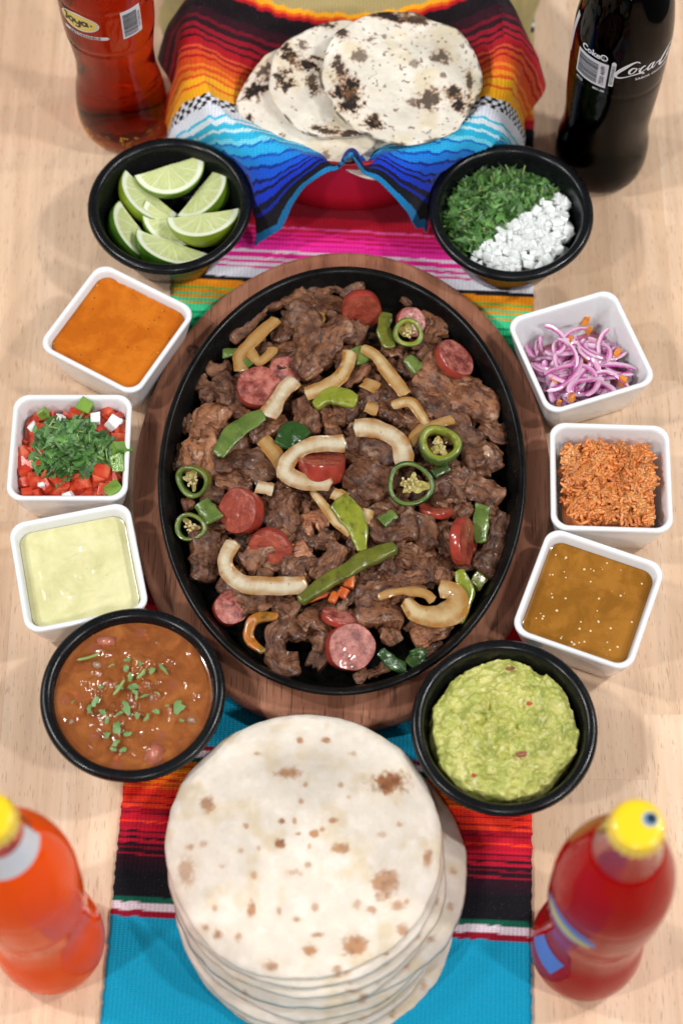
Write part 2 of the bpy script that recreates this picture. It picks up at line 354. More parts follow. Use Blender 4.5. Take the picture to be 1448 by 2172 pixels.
NAP = [(.020, (20, 120, 180)), (.060, (14, 14, 24)), (.075, (16, 40, 160)), (.10, (12, 16, 44)), (.135, (18, 52, 190)), (.15, (12, 18, 50)), (.17, (22, 60, 196)), (.182, (14, 24, 80)), (.215, (20, 80, 200)), (.225, (12, 40, 130)), (.25, (24, 120, 210)), (.258, (16, 70, 170)), (.285, (40, 165, 220)), (.292, (20, 110, 190)), (.305, (110, 205, 230)), (.325, (40, 175, 215)), (.333, (190, 225, 235)),
  (.348, (50, 180, 215)), (.362, (214, 226, 236)), (.369, (70, 190, 220)), (.395, (222, 226, 236)), (.425, (-1, 0, 0)), (.450, (246, 172, 22)), (.457, (232, 96, 20)), (.475, (246, 176, 26)), (.483, (232, 90, 20)), (.494, (248, 150, 30)), (.505, (236, 84, 22)), (.512, (250, 140, 40)), (.530, (238, 88, 26)), (.537, (190, 24, 24)), (.548, (240, 90, 34)), (.556, (170, 10, 30)), (.563, (240, 90, 50)), (.585, (190, 14, 36)), (.592, (70, 6, 22)),
  (.604, (180, 10, 40)), (.612, (50, 8, 22)), (.625, (160, 10, 40)), (.640, (46, 8, 24)), (.650, (120, 10, 36)), (.675, (52, 10, 28)), (.735, (22, 12, 20)), (.752, (186, 20, 34)), (.768, (236, 90, 26)), (.790, (246, 172, 30)), (2, (172, 154, 104))]
CLOTH_R, CLOTH_N = m_cloth('serape_runner'), m_cloth('serape_napkin')
rows, cols_ = 1100, 72
RZ = -.0445; HW = 13.45
Yl = np.linspace(-58, 56, rows); Xl = np.linspace(-HW, HW, cols_); Xl = np.r_[-HW-.02, Xl, HW+.02]
X, Y = np.meshgrid(Xl, Yl); P3 = np.stack([X, Y, 0*X], -1)
edge = fbm(P3*np.array([.2, 3.1, 1]), 3)*.10
Xw = X+np.where(np.abs(X) > HW-.3, edge, 0)
Z = .20+.05*fbm(P3*.18, 2)+.012*fbm(P3*2.5, 2); Z[:, 0] = 0.01; Z[:, -1] = .01; Z[0] = .01; Z[-1] = .01
vt = np.arange(-1300, 2700, 2.); yt = np.array([at(724, v)[1] for v in vt])
q = Y+.024*X+.045*fbm(np.stack([X*1.9, Y*.3, 0*X], -1), 2)+.03*fbm(np.stack([X*6., Y*.6, 0*X], -1), 1)
cr = stripe_fn(RS)(np.interp(-q, -yt, vt))
st_ = (np.abs(np.abs(X)-12.55) < .12) & ((Y*2.6 % 1) < .45); cr[st_] = cr[st_]*.8+np.array(lin(150, 140, 180))*.2
runner = mk('table_runner', np.stack([Xw, Y, Z], -1).reshape(-1, 3), gridF(rows, len(Xl)), CLOTH_R, uv=np.stack([X, Y], -1).reshape(-1, 2), col=cr.reshape(-1, 3))
runner.rotation_euler.z = RZ
tag(runner, 'long woven serape runner with turquoise, red, pink and green stripes lying on the table', 'table runner')

# ------------------------------------------------------------------ wooden board and cast iron skillet
def ell(a, b, z, m=128):
    t = np.linspace(0, 2*np.pi, m, endpoint=False); return np.stack([a*np.cos(t), b*np.sin(t), np.full(m, z)], 1)
BC = np.array([.05, 1.85]); SC = np.array([.05, 1.20])
L = [ell(.1, .1, .0), ell(14.2, 18.4, 0), ell(14.5, 18.7, .25), ell(14.65, 18.8, 1.0), ell(14.6, 18.75, 1.62), ell(14.45, 18.6, 1.86), ell(14.15, 18.3, 1.92), ell(12.3, 16.2, 1.92), ell(12.1, 16.0, 1.85), ell(12.0, 15.9, 1.1), ell(.1, .1, 1.1)]
V, F = loops(L); board = mk('wooden_board', V, F, WALNUT, None, (*BC, .24)); board.rotation_euler.z = -.03
tag(board, 'oval reddish brown wooden underliner board holding the black skillet', 'serving board')
L = [ell(.1, .1, 0), ell(10.9, 14.6, 0), ell(11.4, 15.2, .2), ell(12.25, 16.2, 2.3), ell(12.35, 16.3, 2.45), ell(12.62, 16.6, 2.55), ell(12.68, 16.66, 2.75), ell(12.6, 16.58, 2.92), ell(12.42, 16.4, 2.98), ell(12.22, 16.2, 2.9), ell(12.1, 16.08, 2.7), ell(11.4, 15.2, .75), ell(11.0, 14.8, .5), ell(10.4, 14.2, .42), ell(.1, .1, .40)]
V, F = loops(L); skil = mk('skillet', V, F, IRON, None, (*SC, 1.40)); skil.rotation_euler.z = -.03
tag(skil, 'oval black cast iron skillet full of sizzling fajita meat', 'skillet')

# ------------------------------------------------------------------ bowls and dishes
BOWL = [(.01, 0), (3.5, 0), (3.75, .06), (3.95, .3), (4.9, 2.5), (5.35, 4.1), (5.42, 4.28), (5.7, 4.32), (5.92, 4.45), (6.02, 4.68), (5.98, 4.92), (5.82, 5.08), (5.58, 5.12), (5.36, 5.04), (5.22, 4.85), (5.12, 4.5), (4.75, 2.6), (4.1, 1.1), (3.2, .6), (.01, .5)]
BV, BF = lathe(BOWL, 96); bowl_me = None
def bowl(xy, label):
    global bowl_me
    z = .2
    if bowl_me is None: o = mk('black_bowl', BV, BF, MELA, None, (*xy, z)); bowl_me = o.data
    else: o = bpy.data.objects.new('black_bowl', bowl_me); COL.objects.link(o); o.location = (xy[0]*.01, xy[1]*.01, z*.01)
    o.rotation_euler.z = R.uniform(0, 6); return tag(o, label, 'bowl', 'black round bowls around the platter')
LIME, CIL, BEAN, GUAC = (-12.6, 22.7), (12.43, 22.1), (-13.52, -15.65), (10.46, -17.9)
bowl(LIME, 'black round bowl holding lime wedges, beside the amber bottle')
bowl(CIL, 'black round bowl holding chopped cilantro and diced onion')
bowl(BEAN, 'black round bowl filled with brown bean soup')
bowl(GUAC, 'black round bowl heaped with green guacamole')

DP = [(3.05, .0, .9), (3.2, .05, 1.0), (3.3, .3, 1.0), (3.72, 2.2, 1.02), (3.98, 3.6, 1.05), (4.08, 4.2, 1.08), (4.14, 4.42, 1.1), (4.15, 4.56, 1.1), (4.10, 4.66, 1.08), (4.02, 4.70, 1.05), (3.90, 4.68, 1.0), (3.80, 4.60, .95), (3.74, 4.4, .92), (3.60, 3.6, .88), (3.25, 1.6, .8), (3.0, .75, .8), (2.6, .55, .8)]
DL = [np.c_[rsq(h, rc), np.full(64, z)] for h, z, rc in DP]; DL = [DL[0]*np.array([.02, .02, 1])]+DL+[DL[-1]*np.array([.02, .02, 1])]
DV, DF = loops(DL); dish_me = None
class D2:
    def __init__(s, x, y, deg): s.c = np.array([x, y]); s.a = math.radians(deg)
    def w(s, p, z=0): c, n = math.cos(s.a), math.sin(s.a); return np.array([s.c[0]+c*p[0]-n*p[1], s.c[1]+n*p[0]+c*p[1], z])
def dish(d, label):
    global dish_me
    if dish_me is None: o = mk('square_dish', DV, DF, PORC, None, (*d.c, .0)); dish_me = o.data
    else: o = bpy.data.objects.new('square_dish', dish_me); COL.objects.link(o); o.location = (d.c[0]*.01, d.c[1]*.01, 0)
    o.rotation_euler.z = d.a; return tag(o, label, 'dish', 'white square sauce dishes beside the platter')
ds_or, ds_pi, ds_cr, ds_po, ds_ri, ds_ve = D2(-15.95, 12.35, -30), D2(-18.75, 2.75, 0), D2(-17.65, -6.4, 12.5), D2(16.95, 10.5, 19), D2(18.45, .4, -2), D2(16.45, -8.7, -21)
dish(ds_or, 'white square dish filled with orange salsa')
dish(ds_pi, 'white square dish of pico de gallo topped with cilantro')
dish(ds_cr, 'white square dish filled with pale yellow cream sauce')
dish(ds_po, 'white square dish of pink pickled onion strips')
dish(ds_ri, 'white square dish heaped with orange rice')
dish(ds_ve, 'white square dish filled with brown seeded tomatillo salsa')

def fill_square(h, rc, n=70):                                # concentric rounded squares -> (n,64,2)
    t = np.linspace(.0008, 1, n); b = rsq(h, rc); b = np.vstack([b, b[:1]]); l = np.r_[0, np.cumsum(np.linalg.norm(np.diff(b, axis=0), axis=1))]
    q = np.linspace(0, l[-1], 97)[:-1]; b = np.stack([np.interp(q, l, b[:, 0]), np.interp(q, l, b[:, 1])], 1); return t[:, None, None]*b[None]
def half_at(z): return float(np.interp(z, [.75, 1.6, 3.6, 4.4], [3.0, 3.25, 3.60, 3.74]))
def sauce(name, d, z, mat, label, cat, amp=.035, sc=1.1, lump=.03):
    G2 = fill_square(half_at(z)-.015, .9); t = np.linspace(.0008, 1, 70)[:, None]
    P = np.concatenate([G2, np.zeros(G2.shape[:2]+(1,))], -1)
    zz = z+amp*fbm(P*sc+d.c[0], 3)*(1-t**6)+.07*t**30+lump*np.maximum(fbm(P*1.7+3.1, 2), 0)*(1-t**4)
    V = np.concatenate([G2, zz[..., None]], -1).reshape(-1, 3)-np.array([0, 0, 3.])
    o = mk(name, V, gridF(70, 96, True), mat, None, (*d.c, 3.)); o.rotation_euler.z = d.a
    return tag(o, label, cat)
def m_sauce(name, a, b, fleck=(), rough=.16, sc=45, bump=.12, bsc=160):
    g = G(name); c = g.co('Object', rnd=False); base = g.ramp(g.noise(c, sc, 6, .65, .35), [(.28, tuple(x*.88 for x in a)), (.45, a), (.6, b), (.78, tuple(min(1, x*1.07) for x in b))])
    for k, (scale, th, colr, wt) in enumerate(fleck):
        v = g.n('TexVoronoi', Vector=g.n('VectorMath', i0=c, i1=(k*.37, .2, .1)).outputs[0], Scale=scale)
        r = g.n('SeparateColor', i0=v.outputs['Color']).outputs[0]
        mk_ = g.math('MULTIPLY', g.ramp(v.outputs['Distance'], [(.10, 1), (.17, 0)]), g.ramp(r, [(th, 0), (th+.01, wt)]))
        base = g.mix(mk_, base, colr)
    g.set(Base_Color=base, Roughness=rough, Coat_Weight=.2, Coat_Roughness=.1, Normal=g.bump(g.noise(c, bsc, 4), bump, .0008)); sss(g, .15, (1, .6, .3), .003); return g.m
M_OS = m_sauce('orange_salsa', lin(184, 96, 16), lin(200, 112, 26), [(160, .82, (.12, .07, .02), .6), (230, .88, (.04, .03, .01), .9), (190, .85, (.85, .45, .12), .6)])
M_CR = m_sauce('cream', lin(208, 204, 152), lin(218, 214, 166), [(170, .9, (.45, .42, .22), .35)], rough=.2, bump=.3, bsc=120)
M_VE = m_sauce('tomatillo', lin(138, 90, 26), lin(158, 106, 38), [(210, .88, (.22, .11, .03), .7)], rough=.14)
M_SEED = m_flat('seed', (.78, .62, .36), .35)
sauce('orange_salsa', ds_or, 3.95, M_OS, 'smooth orange salsa with black specks in the upper left white dish', 'salsa')
o = sauce('cream_sauce', ds_cr, 3.75, M_CR, 'pale yellow cream sauce in the white dish beside the bean bowl', 'sauce', .05, .9, .14)
ve = sauce('tomatillo_salsa', ds_ve, 3.80, M_VE, 'brown tomatillo salsa with pale seeds in the lower right white dish', 'salsa')
sv_, sf_ = lathe([(.01, -.03), (.06, -.02), (.085, 0), (.06, .03), (.01, .04)], 8)
def sprinkle(name, d, z, n, mat, parent, sc=1., half=3.3):
    L = np.c_[NR.uniform(-half, half, n), NR.uniform(-half, half, n), np.full(n, z-3.)]
    V, F = scat(sv_*sc, sf_, randrot(n, .3)*NR.uniform(.6, 1.1, n)[:, None, None], L); o = mk(name, V, F, mat, parent, (0, 0, 0)); tag(o, kind='stuff'); return o
sprinkle('seeds', ds_ve, 3.80, 30, M_SEED, ve, 1.1); sprinkle('seeds', ds_ve, 3.775, 40, M_SEED, ve, .8)
sprinkle('black_specks', ds_or, 3.96, 26, m_flat('char_speck', (.012, .01, .008), .5), bpy.data.objects['orange_salsa'], .42)

# ------------------------------------------------------------------ leaf fragments, dice
def leaf_set(n, smin, smax, thin=.5):                        # n cilantro scraps: (verts, tris)
    k = 12; a = np.linspace(0, 2*np.pi, k, endpoint=False)[None]
    ph = NR.uniform(0, 6.28, (n, 1)); lob = NR.integers(1, 5, (n, 1))
    r = (1+.28*np.cos(a*lob+ph)+.27*NR.normal(size=(n, k)).clip(-1.6, 1.6))*NR.uniform(smin, smax, (n, 1))
    el = NR.uniform(thin*.6, 1, (n, 1)); x = r*np.cos(a); y = r*np.sin(a)*el
    cu = NR.uniform(-.9, .9, (n, 1)); z = cu*x*x/np.maximum(smax, .01)+.12*r*np.sin(a*2+ph)
    ring = np.stack([x, y, z], -1); ctr = np.zeros((n, 1, 3)); ctr[:, 0, 2] = .05
    V = np.concatenate([ctr, ring], 1); F = np.array([[0, 1+i, 1+(i+1) % k] for i in range(k)])
    return V, F
M_CIL = simple('cilantro', [(.3, (.035, .10, .018)), (.55, (.075, .185, .040)), (.75, (.15, .28, .08))], 110, .42, .3, .0005, 400, island=.55, ss=(.12, (.4, 1, .2), .002))
M_CILD = simple('cilantro_leaf', [(.3, (.09, .20, .055)), (.7, (.20, .34, .12))], 150, .42, .35, .0005, 400, ss=(.12, (.4, 1, .2), .002))
M_STEM = simple('cilantro_stem', [(.3, (.16, .28, .06)), (.7, (.28, .38, .12))], 120, .4, .2, island=.2)
def dice(n, s, aspect=(.5, 1), jit=.22):
    b = np.array([(x, y, z) for z in (-1, 1) for y in (-1, 1) for x in (-1, 1)], float)
    F = np.array([[0, 2, 3, 1], [4, 5, 7, 6], [0, 1, 5, 4], [2, 6, 7, 3], [0, 4, 6, 2], [1, 3, 7, 5]])
    out = []
    for i in range(n):
        q = b*np.array([1, R.uniform(*aspect), R.uniform(*aspect)])*s*R.uniform(.75, 1.2)+NR.normal(0, jit*s, (8, 3)); out.append(q)
    return out, F
def bevel_mesh(V, F, w=.06, seg=2):                          # rounded low-poly chunk
    import bmesh
    bm = bmesh.new(); vs = [bm.verts.new(v) for v in V]
    for f in F: bm.faces.new([vs[i] for i in f])
    bmesh.ops.recalc_face_normals(bm, faces=bm.faces)
    bmesh.ops.bevel(bm, geom=bm.edges[:]+bm.verts[:], offset=w, segments=seg, affect='EDGES', clamp_overlap=True)
    bm.verts.index_update(); r = (np.array([v.co[:] for v in bm.verts]), [[v.index for v in f.verts] for f in bm.faces]); bm.free(); return r
def inst(me, name, loc, rot, sc, label, cat, group):         # a copy sharing mesh data
    o = bpy.data.objects.new(name, me); COL.objects.link(o); o.location = np.asarray(loc)*.01
    o.rotation_euler = rot; o.scale = (sc, sc, sc) if np.isscalar(sc) else sc
    return tag(o, label, cat, group)
def rr(): return (R.uniform(0, 6.28), R.uniform(0, 6.28), R.uniform(0, 6.28))

# ------------------------------------------------------------------ lime wedges
def m_lime_flesh():
    g = G('lime_flesh'); uv = g.n('SeparateXYZ', Vector=g.co('UV', rnd=False)); r, a = uv.outputs[0], uv.outputs[1]
    ob = g.co('Object'); ww = g.noise(ob, 150, 3)
    seg = g.math('ABSOLUTE', g.math('SUBTRACT', g.math('FRACT', g.math('ADD', g.math('MULTIPLY', a, 5.), g.math('MULTIPLY', ww, .16))), .5))
    ves = g.noise(g.n('Mapping', Vector=g.co('UV'), Scale=(1.2, 16, 1)).outputs[0], 4, 3)
    base = g.ramp(ves, [(.3, (.50, .56, .22)), (.7, (.68, .72, .38))])
    base = g.mix(g.ramp(seg, [(.445, 0), (.49, .75)]), base, (.80, .84, .60))
    base = g.mix(g.ramp(r, [(.80, 0), (.86, 1)]), base, (.80, .84, .66)); base = g.mix(g.ramp(r, [(.955, 0), (.985, 1)]), base, (.22, .36, .03))
    g.set(Base_Color=base, Roughness=.16, Coat_Weight=.3, Normal=g.bump(ves, .35, .0008)); sss(g, .35, (.8, 1, .4), .004); return g.m
def m_lime_rind(name, a, b):
    g = G(name); ob = g.co('Object'); g.set(Base_Color=g.ramp(g.noise(ob, 55, 4), [(.3, a), (.7, b)]), Roughness=.32, Coat_Weight=.2, Normal=g.bump(g.n('TexVoronoi', Vector=ob, Scale=700).outputs[0], .35, .0005))
    sss(g, .08, (.4, 1, .2), .002); return g.m
LF = m_lime_flesh(); LRS = [m_lime_rind('lime_rind', (.075, .17, .008), (.15, .27, .015)), m_lime_rind('lime_rind_yellow', (.17, .27, .012), (.30, .38, .025)), m_lime_rind('lime_rind_dark', (.022, .085, .006), (.07, .17, .012))]
def wedge(u, v, z, n, arc, r, label, rind=0, cut=1.0):
    """quarter fruit: flat face normal n, arc side direction arc (both in right/up/toward terms); (u,v) = middle of the face's straight edge"""
    n = unit(cols(*n)); a = cols(*arc); a = unit(a-n*np.dot(a, n)); e = np.cross(n, a); c = at(u, v, z); r *= 1.07
    W_ = thing('lime_wedge', label, 'lime', c, 'lime wedges in the black bowl')
    th = np.linspace(0, np.pi, 33); rho = np.linspace(.02, 1, 12)
    el = 1.08
    def face(nv, av, nm_):
        P = (rho[:, None, None]*r)*(np.cos(th)[None, :, None]*e*el+np.sin(th)[None, :, None]*av)
        P = P+nv*(.05*r*(-np.sin(rho*np.pi)[:, None, None]*.6))
        UV = np.stack([np.broadcast_to(rho[:, None], (12, 33)), np.broadcast_to((th/np.pi)[None], (12, 33))], -1).reshape(-1, 2)
        mk(nm_, P.reshape(-1, 3), gridF(12, 33), LF, W_, uv=UV)
    face(n, a, 'cut_face')
    m2 = unit(-a*math.sin(cut*math.pi/2)-n*math.cos(cut*math.pi/2)) ; inn = a*math.cos(cut*math.pi/2)-n*math.sin(cut*math.pi/2)
    face(m2, inn, 'side_face')
    ph = np.linspace(0, cut*np.pi/2, 14)
    P = r*(np.cos(th)[None, :, None]*e*el+np.sin(th)[None, :, None]*(np.cos(ph)[:, None, None]*a-np.sin(ph)[:, None, None]*n))
    mk('rind', P.reshape(-1, 3), gridF(14, 33), LRS[rind], W_)
wedge(357, 350, 4.3, (.05, .35, .93), (.35, -1, 0), 2.33, 'topmost lime wedge lying across the others with its cut face up', 0)
wedge(322, 408, 3.3, (.52, .42, .74), (-.6, -.8, .3), 2.2, 'yellow green lime wedge at the left, below the topmost one', 1)
wedge(420, 402, 3.2, (-.45, .42, .78), (.8, -.6, .3), 2.2, 'lime wedge at the right edge with its pale face turned left', 0)
wedge(430, 452, 4.0, (-.12, .62, .77), (.12, -1, .2), 2.35, 'lime wedge at lower right with a broad yellow green rind', 1)
wedge(300, 487, 2.9, (.66, .42, .62), (-.75, -.6, .3), 2.3, 'dark green lime wedge at the lower left of the bowl', 2)
wedge(366, 512, 3.2, (.30, .68, .66), (-.3, -.95, .2), 2.4, 'lime wedge lying nearest the bowl front, rind to the lower left', 2)
wedge(368, 462, 2.9, (.3, .3, .9), (-.5, -.8, .1), 2.1, 'mostly hidden lime wedge showing a pale sliver in the middle', 0)

# ------------------------------------------------------------------ cilantro and onion bowl
def leaf_heap(name, pts, smin, smax, mat, tilt=.9, parent=None, kind='stuff', loc=(0, 0, 0)):
    n = len(pts); V, F = leaf_set(n, smin, smax); Rm = randrot(n, tilt)
    V = np.einsum('nij,nkj->nki', Rm, V)+np.asarray(pts)[:, None]-np.asarray(loc, float)
    Fa = (F[None]+(np.arange(n)*13)[:, None, None]).reshape(-1, 3); return mk(name, V.reshape(-1, 3), Fa, mat, parent, loc)
cx, cy = CIL
def cil_h(x, y): return 3.4+1.25*np.exp(-((x-cx+1.5)**2+(y-cy-1.5)**2)/9.)
pts = []
while len(pts) < 1150:
    a, r = R.uniform(0, 6.28), 4.75*math.sqrt(R.random()); x, y = r*math.cos(a), r*math.sin(a)
    if .62*x-.78*y > R.gauss(.25, .35): continue
    z = cil_h(x+cx, y+cy)*(1-.25*max(0, r/4.9-.72))-R.random()**1.5*.9+.2; pts.append((x+cx, y+cy, z))
o = leaf_heap('chopped_cilantro', pts, .22, .56, M_CIL, 1.0, loc=(cx, cy, 2)); tag(o, 'heap of chopped dark green cilantro beside the diced onion', 'cilantro', None, 'stuff')
st = np.array([NR.permutation(pts)[i] for i in range(70)])+[0, 0, .25]
rodv, rodf = lathe([(.01, -.5), (.055, -.48), (.06, 0), (.055, .48), (.01, .5)], 6)
V, F = scat(rodv, rodf, randrot(70)*NR.uniform(.6, 1.3, 70)[:, None, None], st-np.array([cx, cy, 2])); mk('cilantro_stems', V, F, M_STEM, o)['kind'] = 'stuff'
g = G('white_onion'); ob = g.co('Object'); g.set(Base_Color=g.ramp(g.noise(ob, 90, 3), [(.3, (.76, .80, .77)), (.7, (.86, .89, .87))]), Roughness=.2, Coat_Weight=.3, Normal=g.bump(g.noise(ob, 200, 2), .15, .0005)); sss(g, .6, (1, 1, .95), .005); M_ON = g.m
D_, DF_ = dice(10, .42, (.45, .95), .13); ON_ME = []
for q in D_:
    V, F = bevel_mesh(q, DF_, .05, 1); o = mk('diced_onion', V, F, M_ON, smooth=False); ON_ME.append(o.data); bpy.data.objects.remove(o)
for k in range(285):
    while True:
        a, r = R.uniform(0, 6.28), 4.42*math.sqrt(R.random()); x, y = r*math.cos(a), r*math.sin(a)
        if .62*x-.78*y > .15+.2*R.random(): break
    d = .62*x-.78*y; z = 3.15+1.0*math.exp(-((x-1.3)**2+(y+1.6)**2)/8)+.35*R.random()-(.55 if k > 190 else 0)
    inst(ON_ME[k % 10], 'diced_onion', (cx+x, cy+y, z), rr(), R.uniform(.8, 1.15), 'small white onion dice in the heap beside the chopped cilantro', 'onion', 'diced white onion in the cilantro bowl')
base = np.array([(r*math.cos(a), r*math.sin(a)) for r in (.05, 1.5, 3, 4.2) for a in np.linspace(0, 6.283, 48, endpoint=False)])
V = np.c_[base, 2.2+.5*np.exp(-(base**2).sum(1)/9)]; tag(mk('onion_bed', V-[0, 0, 2], gridF(4, 48, True), M_ON, None, (cx, cy, 2)), 'packed lower layer of onion under the dice', 'onion', None, 'stuff')

# ------------------------------------------------------------------ bean soup
bx, by = BEAN
g = G('bean_soup'); c = g.co('Object', rnd=False); n1 = g.noise(c, 60, 5, .6, .8); n2 = g.noise(c, 200, 4)
base = g.ramp(n1, [(.28, lin(112, 60, 27)), (.5, lin(137, 77, 35)), (.72, lin(160, 98, 48))]); base = g.mix(g.ramp(n2, [(.62, 0), (.74, .5)]), base, lin(196, 96, 60))
v = g.n('TexVoronoi', Vector=c, Scale=85); base = g.mix(g.math('MULTIPLY', g.ramp(v.outputs['Distance'], [(.22, 1), (.36, 0)]), g.ramp(g.n('SeparateColor', i0=v.outputs['Color']).outputs[1], [(.55, 0), (.56, .5)])), base, lin(140, 78, 62))
g.set(Base_Color=base, Roughness=.16, Coat_Weight=.3, Coat_Roughness=.05, Normal=g.bump(n2, .05, .0006)); sss(g, .12, (1, .5, .2), .003); M_BEAN = g.m
rad = np.linspace(.02, 5.13, 90); ang = np.linspace(0, 2*np.pi, 120, endpoint=False); RR, AA = np.meshgrid(rad, ang, indexing='ij')
P = np.stack([RR*np.cos(AA), RR*np.sin(AA), 0*RR], -1)
lump = np.maximum(fbm(P*1.3+9, 2)-.22, 0)*.5+np.maximum(fbm(P*3.2+4, 2)-.42, 0)*.3
P[..., 2] = 4.62+lump*(1-(RR/5.13)**8)+.06*(RR/5.13)**40
soup = mk('bean_soup', P.reshape(-1, 3)-[0, 0, 4], gridF(90, 120, True), M_BEAN, None, (bx, by, 4.)); tag(soup, 'glossy brown bean soup filling the black bowl at lower left', 'soup')
CB = [(270, 1398, 1.3), (268, 1417, .9), (297, 1405, 1), (320, 1422, 1.1), (348, 1420, 1.6), (300, 1430, 1), (280, 1455, 1.2), (255, 1460, .9), (215, 1458, 1), (203, 1487, 1.3), (190, 1503, 1.5), (218, 1508, 1), (250, 1515, 1.2), (227, 1527, 1), (250, 1540, 1.5), (228, 1555, .8), (245, 1575, 1.6), (262, 1590, .9), (312, 1520, 1.2), (330, 1507, .9), (308, 1475, 1.1), (290, 1480, .7), (265, 1490, .9), (382, 1495, 1.5), (355, 1497, .7), (385, 1527, .6), (155, 1488, .6), (292, 1515, .9), (235, 1412, .8), (277, 1437, 1.2), (285, 1465, .8), (268, 1502, 1.1), (240, 1590, 1.2), (270, 1556, 1.0), (335, 1470, .6)]
ONS = simple('stewed_onion', [(.3, (.34, .20, .12)), (.7, (.46, .31, .22))], 120, .16, .2, coat=.4, ss=(.4, (1, .6, .4), .004))
lv, lf = leaf_set(8, .22, .30, .45); LEAF = []
for q in lv: o = mk('cilantro_piece', q*np.array([1, 1, .5]), lf, M_CILD); LEAF.append(o.data); bpy.data.objects.remove(o)
for k, (u, v, s) in enumerate(CB):
    inst(LEAF[k % 8], 'cilantro_piece', at(u, v, 4.98), (R.gauss(0, .12), R.gauss(0, .12), R.uniform(0, 6.28)), s*.95, 'torn cilantro scrap floating on the bean soup', 'cilantro', 'cilantro scraps on the bean soup')
for (u0, v0, u1, v1) in ((163, 1400, 212, 1386), (240, 1475, 265, 1440), (290, 1440, 308, 1418)):
    V, F, UV, N, t, a, l = strip([at(u0, v0, 4.95), at((u0+u1)/2, (v0+v1)/2+2, 5.0), at(u1, v1, 4.95)], .09, .06, 10, 8); V, c0 = centre(V)
    tag(mk('cilantro_sprig', V, F, M_STEM, None, c0), f'pale green cilantro stem floating {"at the far left of" if u0 < 200 else "left of the middle of" if u0 < 270 else "in the middle of"} the bean soup', 'cilantro', 'cilantro stems on the bean soup')

M_CHUNK = simple('soup_sausage', [(.3, (.36, .085, .045)), (.7, (.54, .20, .13))], 110, .2, .3, coat=.4)
D_, DF_ = dice(3, .62, (.7, .95), .16)
for k, (u, v, z, m_, sc_, lb) in enumerate(((228, 1362, 4.5, M_CHUNK, (1.5, 1, .6), 'large pinkish sausage chunk half sunk at the far side of the bean soup'), (330, 1600, 4.55, M_CHUNK, (1.05, 1, .7), 'pink sausage chunk half sunk at the near side of the bean soup'), (195, 1345, 4.4, M_CHUNK, (.6, .5, .5), 'small sausage bit beside the large chunk in the bean soup'))):
    V, F = bevel_mesh(D_[k]*np.array(sc_), DF_, .22, 3); o = mk('sausage_chunk', V, F, m_, None, at(u, v, z)); o.rotation_euler.z = k*1.1; tag(o, lb, 'sausage')
for (u, v, s_, lb) in ((207, 1410, .62, 'translucent onion bit at the left of the bean soup'), (405, 1528, .62, 'translucent onion bit at the right of the bean soup'), (322, 1478, .45, 'translucent onion bit right of the middle of the bean soup'), (152, 1530, .4, 'small onion bit at the left edge of the bean soup')):
    V, F = bevel_mesh(D_[0]*s_*np.array([1, .8, .4]), DF_, .12, 3); o = mk('onion_bit', V, F, ONS, None, at(u, v, 4.66)); o.rotation_euler.z = u; tag(o, lb, 'onion')

# ------------------------------------------------------------------ guacamole
gx, gy = GUAC
rad = np.linspace(.02, 5.2, 170); ang = np.linspace(0, 2*np.pi, 300, endpoint=False); RR, AA = np.meshgrid(rad, ang, indexing='ij')
lim = 4.98+.20*fbm(np.stack([np.cos(AA)*1.6, np.sin(AA)*1.6, 0*AA], -1), 3); q = np.clip(RR/lim, 0, 1)
P = np.stack([RR*np.cos(AA), RR*np.sin(AA), 0*RR], -1)
warp = np.stack([fbm(P*.7+5, 2), fbm(P*.7+8, 2), 0*RR], -1)
chunk = sstep(.75, .1, worley(P*1.15+warp*.5, 3.3))*.34+sstep(.7, .1, worley(P*2.3+warp*.8, 9.1))*.17
b1 = 1-np.abs(fbm(P*.62+warp*1.2+2, 3)); b2 = np.abs(fbm(P*1.45+warp*1.8+7, 3)); b3 = fbm(P*4.2+1, 3)
P[..., 2] = 4.15+1.05*(1-q**2.6)+(.60*(b1-.8)+.22*b2+.09*b3+chunk-.15)*(1-.3*q)-2.2*sstep(.93, 1.02, RR/lim)
P[..., :2] += (warp[..., :2]*.25+.12*np.stack([fbm(P*2.7+30, 2), fbm(P*2.7+60, 2)], -1))
g = G('guacamole'); c = g.co('Object', rnd=False); n1 = g.noise(c, 55, 5, .6, 1.); n2 = g.noise(c, 150, 4)
base = g.ramp(n1, [(.28, (.24, .29, .055)), (.45, (.42, .44, .105)), (.6, (.53, .52, .155)), (.8, (.64, .61, .25))]); base = g.mix(g.ramp(n2, [(.56, 0), (.68, .55)]), base, (.66, .62, .31)); base = g.mix(g.ramp(g.noise(c, 95, 4), [(.62, 0), (.72, .55)]), base, (.16, .27, .04))
g.set(Base_Color=base, Roughness=.3, Specular_IOR_Level=.4, Normal=g.bump(n2, .4, .0012)); sss(g, .25, (1, 1, .4), .003)
rin = np.interp(P[..., 2], [.6, 1.1, 2.6, 4.5, 4.9], [3.2, 4.1, 4.75, 5.12, 5.2])-.04; rp_ = np.hypot(P[..., 0], P[..., 1]); P[..., :2] *= np.minimum(1, rin/np.maximum(rp_, 1e-6))[..., None]
o = mk('guacamole', P.reshape(-1, 3)-[0, 0, 3], gridF(170, 300, True), g.m, None, (gx, gy, 3)); tag(o, 'chunky light green guacamole heaped in the lower right black bowl', 'guacamole')
M_TOM = simple('tomato', [(.25, (.42, .022, .010)), (.5, (.58, .06, .025)), (.75, (.70, .22, .10))], 95, .28, .3, coat=.12, ss=(.2, (1, .3, .1), .003))
M_TOMD = simple('tomato_brown', [(.3, (.24, .06, .03)), (.7, (.40, .17, .09))], 160, .3, .2)
D_, DF_ = dice(4, .42, (.3, .9), .2)
